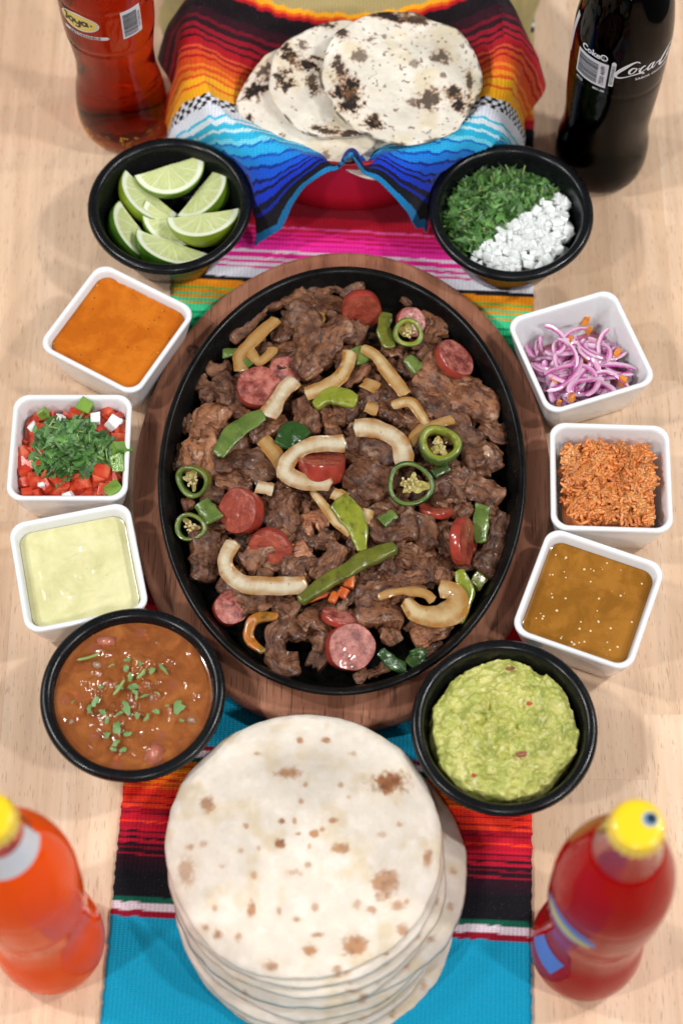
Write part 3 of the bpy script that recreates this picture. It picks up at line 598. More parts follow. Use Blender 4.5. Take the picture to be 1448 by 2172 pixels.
for k, (u, v, z, s, m_, lb) in enumerate(((1080, 1418, 5.2, .9, M_TOMD, 'brownish tomato chunk at the far edge of the guacamole'), (1003, 1645, 4.9, .55, M_TOM, 'small red tomato bit near the front left of the guacamole'), (1105, 1600, 5.6, .75, M_TOMD, 'dull brown chunk in the front middle of the guacamole'), (1122, 1492, 5.6, .45, M_TOM, 'small red fleck at the upper right of the guacamole'))):
    V, F = bevel_mesh(D_[k]*s, DF_, .08, 2); o = mk('tomato_chunk', V, F, m_, None, at(u, v, z)); tag(o, lb, 'tomato')

# ------------------------------------------------------------------ pico de gallo
pc = ds_pi.c
D_, DF_ = dice(8, .50, (.5, .95), .18); TOM_ME = []; PON_ME = []; JAL_ME = []
M_PO = M_ON; M_JAL = m_pepper('jalapeno_flesh', (.10, .24, .02), (.22, .36, .06), (.06, .18, .01))
for q in D_:
    V, F = bevel_mesh(q, DF_, .035, 2)
    for nm, m_, L_ in (('diced_tomato', M_TOM, TOM_ME), ('diced_onion', M_PO, PON_ME), ('diced_jalapeno', M_JAL, JAL_ME)):
        o = mk(nm, V, F, m_, smooth=False); L_.append(o.data); bpy.data.objects.remove(o)
def pico_h(x, y): return 3.55+.75*math.exp(-(x*x+y*y)/6)
for k in range(104):
    x, y = R.uniform(-3.25, 3.25), R.uniform(-3.25, 3.25)
    if k > 50 and math.hypot(x, y) < 2.3: x, y = x*1.5, y*1.5
    x, y = max(-3.25, min(3.25, x)), max(-3.25, min(3.25, y)); z = pico_h(x, y)-R.random()*.7
    inst(TOM_ME[k % 8], 'diced_tomato', (pc[0]+x, pc[1]+y, z), rr(), R.uniform(.85, 1.3), 'red tomato dice around the cilantro in the pico dish', 'tomato', 'diced tomato in the pico dish')
for (u, v, s) in ((203, 890, .9), (240, 898, .95), (250, 893, .8), (130, 890, .8), (112, 905, .7), (145, 1052, .6), (90, 1030, .6), (70, 905, .6)):
    inst(PON_ME[R.randrange(8)], 'diced_onion', at(u, v, 4.15), rr(), s, 'white onion dice among the tomato in the pico dish', 'onion', 'diced onion in the pico dish')
for (u, v, s, lb) in ((182, 862, 1.1, 'green jalapeno dice at the far side of the pico dish'), (255, 955, 1.05, 'upper green jalapeno dice at the right side of the pico dish'), (254, 983, 1.1, 'lower green jalapeno dice at the right side of the pico dish'), (242, 1037, 1.2, 'green jalapeno dice at the near right corner of the pico dish'), (92, 876, .6, 'small green jalapeno dice at the far left of the pico dish')):
    inst(JAL_ME[R.randrange(8)], 'diced_jalapeno', at(u, v, 4.3), rr(), s, lb, 'jalapeno', 'diced jalapeno in the pico dish')
G2 = fill_square(3.42, .9, 16); e = np.linspace(0, 1, 16)[:, None]*np.ones((1, 96)); V = np.concatenate([G2, (3.25+.35*(1-e**2)+.12*fbm(np.concatenate([G2*2, 0*G2[..., :1]], -1), 2))[..., None]], -1).reshape(-1, 3)-[0, 0, 2]
tag(mk('pico_bed', V, gridF(16, 96, True), M_TOM, None, (*pc, 2)), 'wet lower layer of chopped tomato in the pico dish', 'tomato', None, 'stuff')
pts = []
while len(pts) < 360:
    x, y = R.gauss(-.1, 1.35), R.gauss(.15, 1.3); rr_ = math.hypot(x, y*1.05)
    if rr_ > 2.75 or abs(x) > 3.1: continue
    pts.append((pc[0]+x, pc[1]+y, 4.15+1.25*math.exp(-rr_**2/3.2)-R.random()*.4))
o = leaf_heap('chopped_cilantro', pts, .28, .72, M_CIL, .8, loc=(*pc, 3)); tag(o, 'heap of fresh chopped cilantro on the pico de gallo', 'cilantro', None, 'stuff')
st = np.array([pts[i] for i in range(0, 360, 20)])+[0, 0, .22]
V, F = scat(rodv, rodf, randrot(len(st), 1.0)@np.array(Matrix.Rotation(1.5, 3, 'X'))*NR.uniform(.7, 1.5, len(st))[:, None, None], st-np.array([*pc, 3])); mk('cilantro_stems', V, F, M_STEM, o)['kind'] = 'stuff'

# ------------------------------------------------------------------ pickled onions
g = G('pickled_onion'); uv = g.n('SeparateXYZ', Vector=g.co('UV', rnd=False)); oi = g.n('ObjectInfo').outputs['Random']; ob = g.co('Object')
base = g.ramp(uv.outputs[1], [(.0, (.34, .03, .20)), (.22, (.46, .085, .30)), (.42, (.70, .42, .58)), (.8, (.78, .60, .70)), (1., (.55, .17, .40))])
base = g.mix(g.ramp(oi, [(.2, 0), (1, .55)]), base, (.50, .10, .30)); base = g.mix(g.ramp(g.noise(ob, 90, 3), [(.5, 0), (.7, .4)]), base, (.76, .55, .66))
g.set(Base_Color=base, Roughness=.15, Coat_Weight=.4, Coat_Roughness=.06, Normal=g.bump(g.noise(ob, 180, 3), .2, .0006)); sss(g, .4, (1, .5, .8), .004); M_PK = g.m
M_HAB = simple('habanero', [(.3, (.62, .16, .015)), (.7, (.78, .32, .06))], 120, .16, .2, coat=.4, ss=(.2, (1, .4, .1), .003))
for k in range(92):
    x, y = R.uniform(-2.9, 2.3), R.uniform(-3.0, 1.9)
    if k < 12: x, y = R.uniform(-2.9, 1.6), R.uniform(-3, 1)
    lay = k/92; z = 1.6+2.3*lay+.15*R.random()
    while True:
        rad_ = R.uniform(1.3, 2.7); a0 = R.uniform(0, 6.28); da = R.uniform(1.5, 2.7); P = []
        x, y = R.uniform(-2.9, 2.6), R.uniform(-3.0, 2.1)
        for i in range(8):
            a = a0+da*(i/7-.5); P.append((x+rad_*(math.cos(a)-math.cos(a0)), y+rad_*.85*(math.sin(a)-math.sin(a0)), z+.22*math.sin(i*.9+k)))
        hl = half_at(z)-.12
        if all(abs(p[0]) < hl and abs(p[1]) < hl and p[1] < 2.8-.35*p[0] for p in P): break
    P = [ds_po.w(p[:2], p[2]) for p in P]
    V, F, UV, N, t, aa, l = strip(P, R.uniform(.15, .25), R.uniform(.03, .05), 34, 12, .45, (R.uniform(-.9, .5), R.uniform(-.5, .9)), .6)
    V, c0 = centre(V)
    tag(mk('pickled_onion_strip', V, F, M_PK, None, c0, uv=UV), 'pink pickled onion strip curled in the tangle in the upper right dish', 'onion', 'pickled onion strips')
D_, DF_ = dice(5, .30, (.3, .8), .26); HAB = []
for q in D_: V, F = bevel_mesh(q, DF_, .03, 2); o = mk('habanero_piece', V, F, M_HAB, smooth=False); HAB.append(o.data); bpy.data.objects.remove(o)
for (u, v, s, lb) in ((1243, 680, 1.0, 'at the top of the tangle'), (1250, 700, .8, 'just below the topmost one'), (1205, 722, .9, 'above the centre of the tangle'), (1245, 756, 1.3, 'largest, in the middle of the tangle'), (1310, 748, 1.1, 'at the right edge of the tangle'), (1176, 805, .9, 'at the lower left of the tangle'), (1225, 800, .7, 'small and half buried low in the tangle'), (1322, 808, 1.2, 'at the lower right corner of the tangle'), (1185, 855, .8, 'at the near left corner of the dish'), (1212, 842, .8, 'near the front wall of the dish'), (1270, 725, .8, 'right of the centre of the tangle'), (1195, 735, .7, 'left of the centre of the tangle')):
    inst(HAB[R.randrange(5)], 'habanero_piece', at(u, v, 2.5 if v < 710 else 3.5), rr(), s, 'orange habanero bit in the pickled onions, '+lb, 'habanero', 'orange habanero bits in the pickled onions')
o = sauce('pickling_juice', ds_po, 1.05, m_sauce('pink_juice', (.50, .16, .22), (.62, .26, .32), rough=.08), 'shallow pink pickling juice under the onion strips', 'juice')

# ------------------------------------------------------------------ orange rice
M_RICE = simple('orange_rice', [(.28, (.50, .135, .028)), (.5, (.68, .215, .050)), (.75, (.82, .36, .12))], 55, .28, .12, .0003, 400, island=.26, coat=.2, ss=(.35, (1, .5, .2), .004))
rv, rf = lathe([(.004, -.40), (.085, -.35), (.125, -.14), (.13, .12), (.085, .33), (.004, .40)], 8)
n = 2000; L = []
def rice_h(x, y):
    b = 4.3+1.25*float(fbm(np.array([[x*.6+4, y*.6, 0]]), 3)[0])+.35*float(vn(np.array([[x*1.6+9, y*1.6, 0]]))[0])+.45*math.exp(-((x+.2)**2+(y-1.6)**2)/3)
    return b
while len(L) < n:
    x, y = R.uniform(-3.3, 3.3), R.uniform(-3.35, 2.75)
    if (abs((x+.1)/3.25)**5+abs((y+.2)/3.15)**5)**.2 > 1-.10*R.random()-.13*float(vn(np.array([[x*.9+2, y*.9, 5]]))[0]): continue
    e = max(abs(x)/3.3, abs(y+.2)/3.2); L.append(ds_ri.w((x, y), rice_h(x, y)-.8*max(0, e-.75)*4*.5-R.random()**2*.75))
L = np.array(L); Rm = randrot(n, .9)@np.array(Matrix.Rotation(math.pi/2, 3, 'X'))*NR.uniform(.78, 1.12, n)[:, None, None]
V, F = scat(rv, rf, Rm, L-np.array([*ds_ri.c, 3])); o = mk('orange_rice', V, F, M_RICE, None, (*ds_ri.c, 3)); tag(o, 'loose heap of orange rice grains in the right hand white dish', 'rice', None, 'stuff')
G2 = fill_square(3.2, .9, 20); e = np.linspace(0, 1, 20)[:, None]*np.ones((1, 96)); V = np.concatenate([G2, (3.75-.9*e**4)[..., None]], -1).reshape(-1, 3)-[0, 0, 3]
q = mk('packed_rice', V, gridF(20, 96, True), M_RICE, o); q.rotation_euler.z = ds_ri.a; q['kind'] = 'stuff'

# ------------------------------------------------------------------ red basket, striped napkin, charred corn tortillas
KC = np.array([.6, 36.0]); KR, KH = 11.5, 7.0
M_RED = m_flat('red_plastic', lin(196, 30, 54), .38)
V, F = lathe([(.01, 0), (10.3, 0), (10.6, .15), (11.0, 2.5), (KR-.1, KH-.5), (KR, KH-.1), (KR-.05, KH+.1), (KR-.25, KH+.15), (KR-.42, KH), (KR-.5, KH-.6), (10.6, 2.5), (10.1, .7), (.01, .6)], 128)
o = mk('tortilla_basket', V, F, M_RED, None, (*KC, .25)); tag(o, 'round red plastic tortilla basket under the striped napkin', 'basket')
nt, ns = 620, 200
sN = np.linspace(-1, 1, ns)[None]; iN = np.linspace(0, 1, nt)[:, None]
def hem(t): return np.interp(t, [-19, -16, -12, -8, -3, 3, 10, 20], [9.6, 10.6, 14.6, 17.0, 18.6, 18.8, 20.5, 20.5])
tfront = -11.9-4.9*np.clip(np.abs(sN)/.60, 0, 1)**1.15-.8*sstep(.6, 1, np.abs(sN)); tN = tfront+(17.0-tfront)*iN
sX = sN*hem(tN)
P = np.stack([sX, tN, 0*sX], -1); rho = np.hypot(sX, tN)+1e-6; ang = np.arctan2(tN, sX)
wob = 1+.035*np.sin(ang*7+.6)*sstep(6, 14, rho); d = np.maximum(rho-KR*wob, 0)
inn = np.clip(rho/(KR*wob), 0, 1)
zin = 3.0+(KH+.85-3.0)*inn**2.0
over = 1.15*np.tanh(d/1.2)                                  # how far it sticks out past the rim
zz = np.where(d > 0, KH+.85-.30*d*d/(d+1.2)-.62*d*(1-np.exp(-d/2.2)), zin)
spread = np.maximum(.45-zz, 0); zz = np.maximum(zz, .42+.04*np.sin(ang*30))
rp = np.where(d > 0, KR*1.0+over+.26*d+spread*.5, rho)
fold = .62*np.sin(ang*9+1.0)*sstep(.6, 4.5, d)+.28*np.sin(ang*19+2)*sstep(1, 5, d); rp = rp+fold
nx, ny = KC[0]+rp*np.cos(ang), KC[1]+rp*np.sin(ang)
nz = zz+.25+.16*fbm(P*.35+3, 3)+.05*fbm(P*1.1, 2)
# the pinched fold in the middle of the front edge
f = np.exp(-((sX-.2)/1.5)**2)*np.exp(-((tN+11.)/1.4)**2); nz += 1.5*f*np.cos((sX-.1)*2.2); ny += -.35*f
for bc_ in (LIME, CIL):                                     # the hanging corners lean against the bowls beside them
    ddx, ddy = nx-bc_[0], ny-bc_[1]; dd_ = np.hypot(ddx, ddy); lim_ = np.where(nz < 6.2, 6.22, 0); k_ = np.where(dd_ < lim_, lim_/dd_, 1); nx = bc_[0]+ddx*k_; ny = bc_[1]+ddy*k_
tau = iN+.006*fbm(np.stack([sX*1.6, tN*.4, 0*sX], -1), 2)+.0014*fbm(np.stack([sX*5, tN, 0*sX], -1), 1)
# flap length differs: pull the pattern so that bands cross rim and flap as one straight cloth
mid = tfront.min(); tau = (tN-mid)/(17.0-mid)+(tau-iN); tau = tau+.10*sstep(.02, .30, tau)+.10*sstep(.60, .72, tau); tau0 = tau-(.006*fbm(np.stack([sX*1.6, tN*.4, 0*sX], -1), 2))
ef = sstep(.0, .10, iN); tau = np.maximum(tau-.02, 0)*ef+iN*.9*(1-ef)
cl = np.array([c for c in stripe_fn(NAP)(tau)]) if False else None
e_ = np.array([a for a, _ in NAP]); idx = np.clip(np.searchsorted(e_, tau), 0, len(e_)-1)
ctab = np.array([lin(*(max(b[0], 0), b[1], b[2])) for _, b in NAP]); cl = ctab[idx]
chk = idx == [i for i, b in enumerate(NAP) if b[1][0] < 0][0]
dash = ((np.floor(sX*2.6)+np.floor((tau0-.395)/.0105)) % 2 == 0)
cl[chk & dash] = lin(226, 228, 236); cl[chk & ~dash] = lin(16, 15, 22)
nap = mk('striped_napkin', np.stack([nx, ny, nz], -1).reshape(-1, 3)-[*KC, 0], gridF(nt, ns), CLOTH_N, None, (*KC, 0), uv=np.stack([sX, tN], -1).reshape(-1, 2), col=cl.reshape(-1, 3))
m_ = nap.modifiers.new('thickness', 'SOLIDIFY'); m_.thickness = .0011; m_.offset = -1
tag(nap, 'striped serape napkin lining the red basket, its blue corners hanging down', 'napkin')

def tort(name, label, group, C, rad_, tilt, mat, spots=None, char=None, seed=0, th=.22, nr=60, na=160, wave=.25, base=(.74, .69, .60), droop=None, ecc=0.):
    """flat round bread: C centre (cm), tilt = (about x, about y); colours at vertices: browning only"""
    a = np.linspace(0, 2*np.pi, na, endpoint=False)[None]; q = np.linspace(0.004, 1, nr)[:, None]
    rim = rad_*(1+(.065 if char else .030)*fbm(np.stack([np.cos(a)*2+seed, np.sin(a)*2, 0*a], -1), 3)+.010*fbm(np.stack([np.cos(a)*7+seed, np.sin(a)*7, 0*a], -1), 2)+ecc*np.cos(2*a+seed))
    x, y = q*rim*np.cos(a), q*rim*np.sin(a); P = np.stack([x, y, 0*x+seed*3.7], -1)
    z = wave*fbm(P*.22, 2)+.09*fbm(P*.9, 3)+.03*fbm(P*2.6, 2)+.10*q**6*fbm(P*.7+90, 2)
    if droop is not None: z = z+droop(x, y)
    Rt = np.array(Matrix.Rotation(tilt[0], 3, 'X') @ Matrix.Rotation(tilt[1], 3, 'Y'))
    pr_ = np.sqrt(np.clip(1-((q-.94)/.06).clip(0, 1)**2, 0, 1))
    top = np.stack([x, y, z+th*.5*pr_+0*x], -1); bot = np.stack([x, y, z-th*.5*pr_+0*x], -1)[::-1]
    Lp = np.concatenate([top, bot[1:]], 0); Q = np.concatenate([q+0*a, (q+0*a)[::-1][1:]], 0)
    Pn = np.concatenate([P, P[::-1][1:]], 0)
    c = np.ones(Q.shape+(3,))*np.array(base); b = fbm(Pn*.8, 3); c = c*(1+.07*b[..., None]); c = c+sstep(.0, .5, fbm(Pn*.55+40, 3))[..., None]*np.array([-.06, -.09, -.15])+sstep(.05, .45, fbm(Pn*1.6+80, 3))[..., None]*np.array([.04, .045, .06])
    if spots:
        nn = fbm(Pn*1.9+5, 3)*.42+fbm(Pn*5+9, 2)*.24
        for sx, sy, sa, sb, k in spots:
            dd = np.sqrt(((Pn[..., 0]-sx)/sa)**2+((Pn[..., 1]-sy)/sb)**2)+nn*1.25
            m = sstep(1.25, .45, dd)*k; halo = sstep(2.3, .9, dd)*min(k, .6)*.30
            c = c*(1-halo[..., None])+np.array((.66, .50, .32))*halo[..., None]
            tone = np.array((.40, .185, .075))*(1-.55*(m*fbm(Pn*3+2, 2).clip(-.2, 1))[..., None]) if k < .95 else np.array((.23, .085, .03))*(1.15+.6*fbm(Pn*4, 2)[..., None])
            c = c*(1-m[..., None])+tone*m[..., None]
    if char:
        for k, (sx, sy, sa, sb, rot, s) in enumerate(char):
            ca, sa_ = math.cos(rot), math.sin(rot); dx, dy = Pn[..., 0]-sx, Pn[..., 1]-sy
            dd = np.sqrt(((ca*dx+sa_*dy)/sa)**2+((-sa_*dx+ca*dy)/sb)**2)+fbm(Pn*2.6+7*k, 3)*1.1+fbm(Pn*8+3*k, 2)*.5
            m = sstep(1.0, .62, dd)*s; h = sstep(1.45, .75, dd)*.72*s
            c = c*(1-h[..., None])+np.array((.36, .17, .07))*h[..., None]; c = c*(1-m[..., None])+np.array((.016, .010, .007))*m[..., None]
        sp = fbm(Pn*3.3+60+seed, 3); m = sstep(.42, .56, sp)*.75; c = c*(1-m[..., None])+np.array((.13, .06, .03))*m[..., None]
        ed = sstep(.955, .985, Q)*sstep(-.1, .35, fbm(Pn*1.1+33, 2))*.85; c = c*(1-ed[..., None])+np.array((.035, .02, .012))*ed[..., None]
    V = (Lp.reshape(-1, 3))@Rt.T
    o = mk(name, V, gridF(len(Lp), na, True), mat, None, C, col=c.reshape(-1, 3).clip(.008, .9)); return tag(o, label, 'tortilla', group)
M_TORT = m_attr('tortilla', .62, .35, 240, .0007, (.12, (1, .8, .6), .004))
GC = 'charred corn tortillas in the basket'
def lp(C, tilt, u, v):                                       # photo point -> tortilla-local x,y
    p = at(u, v, C[2])-C; return p[0], p[1]
def charred(label, u, v, z, r, tilt, blots, seed):
    C = at(u, v, z); ch = []
    for (bu, bv, a, b, rot, s) in blots: x, y = lp(C, tilt, bu, bv); ch.append((x, y, a*1.18, b*1.18, rot, s))
    return tort('corn_tortilla', label, GC, C, r, tilt, M_TORT, None, ch, seed, .2, 110, 260, .55, (.77, .71, .605))
charred('bottommost charred corn tortilla, mostly hidden at the front right of the basket', 808, 240, 6.9, 5.8, (.03, .0), [(650, 270, .5, .5, 0, .8), (940, 330, .3, .9, 0, .5), (740, 330, .3, .2, 0, .5)], 1)
charred('leftmost charred corn tortilla leaning on the napkin', 668, 220, 7.6, 5.7, (.08, -.06), [(545, 185, .9, .5, .9, 1), (525, 255, .3, .6, 0, 1), (585, 285, .5, .22, .4, .7), (560, 150, .6, .4, .7, .8), (690, 330, .25, .5, 0, .6)], 2)
charred('charred corn tortilla with a dark blistered left rim, second from the top', 716, 166, 8.4, 5.1, (.08, -.06), [(635, 55, .9, .45, .2, 1), (612, 115, .45, .75, .4, 1), (650, 135, .9, .45, -.4, 1), (600, 165, .55, .8, .2, .95), (665, 165, .5, .5, 0, .8), (690, 60, .7, .3, 0, .9), (640, 100, .4, .4, 0, .7), (690, 130, .8, .22, -.3, .9), (665, 185, .35, .5, .5, .9), (690, 270, .8, .28, -.3, .9), (755, 275, .8, .28, .1, .9), (700, 190, .4, .2, .3, .5)], 3)
charred('topmost charred corn tortilla with black patches on its left side', 850, 163, 9.2, 5.75, (.10, .05), [(735, 205, .8, 1.25, .5, 1), (745, 185, .55, .6, 0, 1), (720, 150, .4, .9, .2, .9), (790, 255, .5, .4, -.7, 1), (795, 242, .25, .35, 0, .9), (830, 42, 1.8, .40, -.05, 1), (885, 48, .9, .3, -.3, .9), (765, 125, .55, .45, .5, .65), (935, 122, .6, .5, .6, .75), (910, 205, .75, .75, .3, .8), (975, 212, .65, .55, -.3, 1), (962, 190, .5, .4, .4, .95), (875, 210, .3, .25, 0, .6), (878, 135, .3, .25, 0, .5), (722, 80, .4, .6, .7, .9), (785, 90, .35, .15, .6, .6), (995, 175, .2, .9, 0, .8), (838, 228, .15, .15, 0, .6), (940, 158, .2, .2, 0, .6)], 4)

# ------------------------------------------------------------------ flour tortilla stack
GF = 'flour tortillas in the front stack'
TC = at(643, 1785, 4.3)
SP = [(605, 1640, .9, .5, .9), (440, 1705, .55, .65, .8), (823, 1660, 1.35, .80, 1.0), (637, 1571, .26, .24, .9), (691, 1571, .34, .26, .9), (543, 1598, .25, .18, .7), (750, 1598, .35, .2, .5), (648, 1665, .2, .2, .7), (723, 1665, .2, .2, .6), (638, 1700, .2, .24, .7), (598, 1741, .22, .22, .9), (625, 1740, .18, .3, .7), (705, 1739, .4, .26, .85), (523, 1752, .2, .2, .7), (634, 1768, .28, .18, .8), (667, 1768, .32, .3, .9), (684, 1759, .2, .2, .7), (592, 1790, .38, .42, .95), (720, 1800, .7, .38, .8), (656, 1795, .15, .25, .5), (548, 1800, .18, .22, .5), (510, 1805, .2, .2, .5), (538, 1858, .35, .35, .65), (622, 1850, .7, .3, .5), (655, 1833, .3, .25, .6), (395, 1850, .6, 1.0, .62), (405, 1797, .3, .22, .7), (430, 1790, .35, .25, .5), (470, 1838, .2, .15, .4), (534, 1928, .34, .62, .9), (455, 1925, .2, .26, .6), (592, 1932, .2, .3, .6), (628, 1950, .26, .2, .7), (437, 1967, .32, .28, .8), (461, 1980, .36, .40, .85), (507, 1983, .3, .4, .7), (674, 1983, .42, .24, .75), (655, 2014, .48, .42, .9), (574, 2046, .5, .4, .75), (755, 2005, .95, .70, .9), (853, 1970, .5, .42, .8), (716, 2054, .4, .28, .7), (818, 1875, .85, 1.05, .85), (842, 1920, .5, .4, .7), (790, 1930, .4, .3, .7), (757, 1918, .3, .4, .5), (907, 1820, .34, .6, .85), (848, 1748, .25, .2, .6), (810, 1770, .3, .22, .4), (668, 1925, .2, .3, .6), (862, 1912, .2, .2, .6), (740, 1690, .2, .15, .4)]
spt = [(at(u, v, 4.5)[0]-TC[0], at(u, v, 4.5)[1]-TC[1], a*.92, b*.92, k) for u, v, a, b, k in SP]
M_FT = m_attr('flour_tortilla', .62, .5, 170, .0012, (.15, (1, .8, .6), .004))
LBT = ['topmost flour tortilla with brown toasted spots', 'second flour tortilla from the top', 'third flour tortilla from the top, peeking out at the front', 'fourth flour tortilla from the top', 'pale floppy flour tortilla sticking out widest at the right', 'flour tortilla just below the one sticking out at the right', 'third flour tortilla from the bottom of the stack', 'second flour tortilla from the bottom of the stack', 'bottommost flour tortilla lying on the turquoise runner']
OFF = [(0, 0, 8.72), (.15, -.5, 8.75), (.35, -.85, 8.8), (.25, -1.25, 8.75), (1.4, -.9, 8.95), (.5, -1.75, 8.8), (.45, -2.3, 8.7), (.6, -2.7, 8.7), (.95, -3.3, 8.75)]
for k in range(8, -1, -1):
    ox, oy, r_ = OFF[k]; z = 4.30-.50*k
    def dr(x, y, ox=ox, oy=oy, k=k):
        d = np.maximum(np.hypot(x-(OFF[min(k+1, 8)][0]-ox), y-(OFF[min(k+1, 8)][1]-oy))-8.2, 0); rr_ = np.hypot(x, y)/8.7
        return -.30*d*d-.16*rr_**6-(.10*np.maximum(-y/8.7, 0)**3)
    sp = spt if k == 0 else [(R.uniform(-8, 8), -8.3+R.uniform(-.3, 1.4), R.uniform(.12, .4), R.uniform(.1, .25), R.uniform(.5, .8)) for _ in range(9)]+[(8.2*math.cos(a)+R.uniform(-.5, .2), 8.2*math.sin(a), R.uniform(.12, .35), R.uniform(.12, .35), R.uniform(.5, .9)) for a in np.linspace(-1.2, 1.1, 9)]
    tort('flour_tortilla', LBT[k], GF, (TC[0]+ox, TC[1]+oy, z), r_, (0, 0), M_FT, sp, None, 10+k*2, .30, 140 if k == 0 else 60, 320 if k == 0 else 220, .16, (.74, .67, .57), dr, .006)

# ------------------------------------------------------------------ bottles
JP = [(.01, .25), (1.6, .35), (2.6, .05), (2.95, .12), (3.25, .6), (3.44, 1.6), (3.48, 2.6), (3.44, 3.6), (3.30, 4.8), (3.06, 6.2), (2.97, 7.4), (2.96, 8.6), (3.06, 9.8), (3.22, 11.2), (3.28, 11.65), (3.20, 11.8), (3.20, 11.9), (3.33, 12.05), (3.40, 13.2), (3.43, 14.6), (3.43, 16.05), (3.36, 16.2), (3.36, 16.28), (3.42, 16.45), (3.32, 17.6), (3.02, 19.2), (2.5, 21), (1.95, 22.6), (1.55, 24), (1.38, 25), (1.30, 25.5), (1.36, 25.65), (1.36, 25.95), (1.28, 26.1), (1.3, 26.4)]
CKP = [(.01, .25), (1.6, .35), (2.6, .05), (2.95, .12), (3.3, .6), (3.5, 1.6), (3.52, 2.6), (3.44, 3.6), (3.26, 4.8), (3.2, 5.8), (3.24, 7.2), (3.36, 9.4), (3.44, 11.8), (3.38, 12.05), (3.46, 12.35), (3.48, 14.5), (3.47, 16.2), (3.34, 17.6), (3.05, 19.4), (2.5, 21.4), (1.9, 23), (1.5, 24.4), (1.38, 25.4), (1.36, 25.8), (1.5, 25.95), (1.5, 26.2), (1.34, 26.3), (1.3, 26.6)]
def smooth_prof(P, n=4):
    P = np.array(P); Q, _ = spline(np.c_[P, np.zeros(len(P))], len(P)*n); return [(max(a, .01), b) for a, b, _ in Q]
def prof_r(P):
    P = np.array(P[3:]); return lambda z: np.interp(z, P[:, 1], P[:, 0])
GLASS = m_glass('bottle_glass', 1.3)
def bottle(xy, label, P, liq, fill=21.5, cap=None, name='soda_bottle', z0=.0):
    B = thing(name, label, 'bottle', (*xy, z0)); S_ = smooth_prof(P)
    body = [(max(r, .01), z) for r, z in S_ if z < fill]; z1 = body[-1][1]; V, F = lathe(body+[(.01, z1)], 96); mk('filled_glass', V, F, liq, B)
    up_ = [(r, z) for r, z in S_ if z >= fill]; up_[0] = (up_[0][0], z1+.02); V, F = lathe(up_+[(max(r-.24, .01), z) for r, z in up_][::-1]+up_[:1], 96); mk('glass_neck', V, F, GLASS, B)
    if cap:
        a = np.linspace(0, 2*np.pi, 126, endpoint=False); L = []
        for r, z, fl in ((1.52, 25.75, .07), (1.50, 25.95, .07), (1.40, 26.35, .02), (1.36, 26.62, 0), (1.27, 26.74, 0), (1.0, 26.78, 0), (.02, 26.78, 0)):
            rr_ = r+fl*np.cos(21*a); L.append(np.stack([rr_*np.cos(a), rr_*np.sin(a), np.full(126, z)], 1))
        V, F = loops(L); mk('cap', V, F, cap, B)
    return B, prof_r(P)
def wrap(V2, phi0, z0, rf, lift=.03):                        # flat (s,h) cm -> on the glass; phi0 measured from the side that faces -y
    V2 = np.asarray(V2, float); z = z0+V2[:, 1]; r = rf(z)+lift; a = phi0+V2[:, 0]/rf(np.full(len(z), z0))
    return np.stack([r*np.sin(a), -r*np.cos(a), z], 1)
def patch(outline_fn, n=24, m=40):                           # filled shape from its outline fn(angle)->(s,h), as quads in rings
    a = np.linspace(0, 2*np.pi, m, endpoint=False); o = np.array([outline_fn(t) for t in a]); q = np.linspace(.01, 1, n)
    return (q[:, None, None]*o[None]).reshape(-1, 2), gridF(n, m, True)
def rect_o(w, h):
    def f(t):
        c, s = math.cos(t), math.sin(t); k = 1/max(abs(c)/(w/2), abs(s)/(h/2)); return (c*k, s*k)
    return f
def rectq(cx_, cy_, w, h, n=6): 
    x = np.linspace(cx_-w/2, cx_+w/2, n); return np.array([(a, b) for b in (cy_-h/2, cy_+h/2) for a in x]), gridF(2, n)
def text2(s, size, bold=0., shear=0., space=1.):
    cu = bpy.data.curves.new('t', 'FONT'); cu.body = s; cu.size = size; cu.offset = bold; cu.shear = shear; cu.space_character = space; cu.align_x = 'CENTER'; cu.align_y = 'CENTER'; cu.resolution_u = 3
    o = bpy.data.objects.new('t', cu); COL.objects.link(o); dg = bpy.context.evaluated_depsgraph_get(); me = bpy.data.meshes.new_from_object(o.evaluated_get(dg))
    V = [v.co[:2] for v in me.vertices]; F = [list(p.vertices) for p in me.polygons]; bpy.data.objects.remove(o); bpy.data.curves.remove(cu); bpy.data.meshes.remove(me)
    return np.array(V), F
def stroke(P, w, n=40):                                      # flat pen stroke, widths along it
    C, l = spline(np.c_[np.array(P, float), np.zeros(len(P))], n); C = C[:, :2]; T = np.gradient(C, axis=0); T /= np.linalg.norm(T, axis=1)[:, None]; N = np.c_[-T[:, 1], T[:, 0]]
    w = np.interp(np.linspace(0, 1, n), np.linspace(0, 1, len(w)), w)[:, None]/2
    return np.stack([C+N*w, C-N*w], 1).reshape(-1, 2), gridF(n, 2)
def joinq(L):
    V, F, k = [], [], 0
    for v, f in L: V.append(v); F.append(np.asarray(f)+k); k += len(v)
    return np.vstack(V), np.vstack(F)
def rot2(V, d): c, s = math.cos(d), math.sin(d); V = np.asarray(V); return np.c_[V[:, 0]*c-V[:, 1]*s, V[:, 0]*s+V[:, 1]*c]
INK_D, INK_W = m_flat('ink_dark', (.012, .010, .016), .4), m_flat('ink_white', (.62, .63, .68), .4)
M_LY, M_LW = m_flat('label_yellow', lin(206, 186, 96), .4), m_flat('label_white', (.58, .57, .62), .4)
def bars(w, h, n, seed):
    r = random.Random(seed); y = -h/2; L = []
    while y < h/2-.03:
        b = r.choice((.02, .03, .045, .06)); L.append(rectq(0, y+b/2, w, b)); y += b+r.choice((.025, .03, .05))
    return joinq(L)

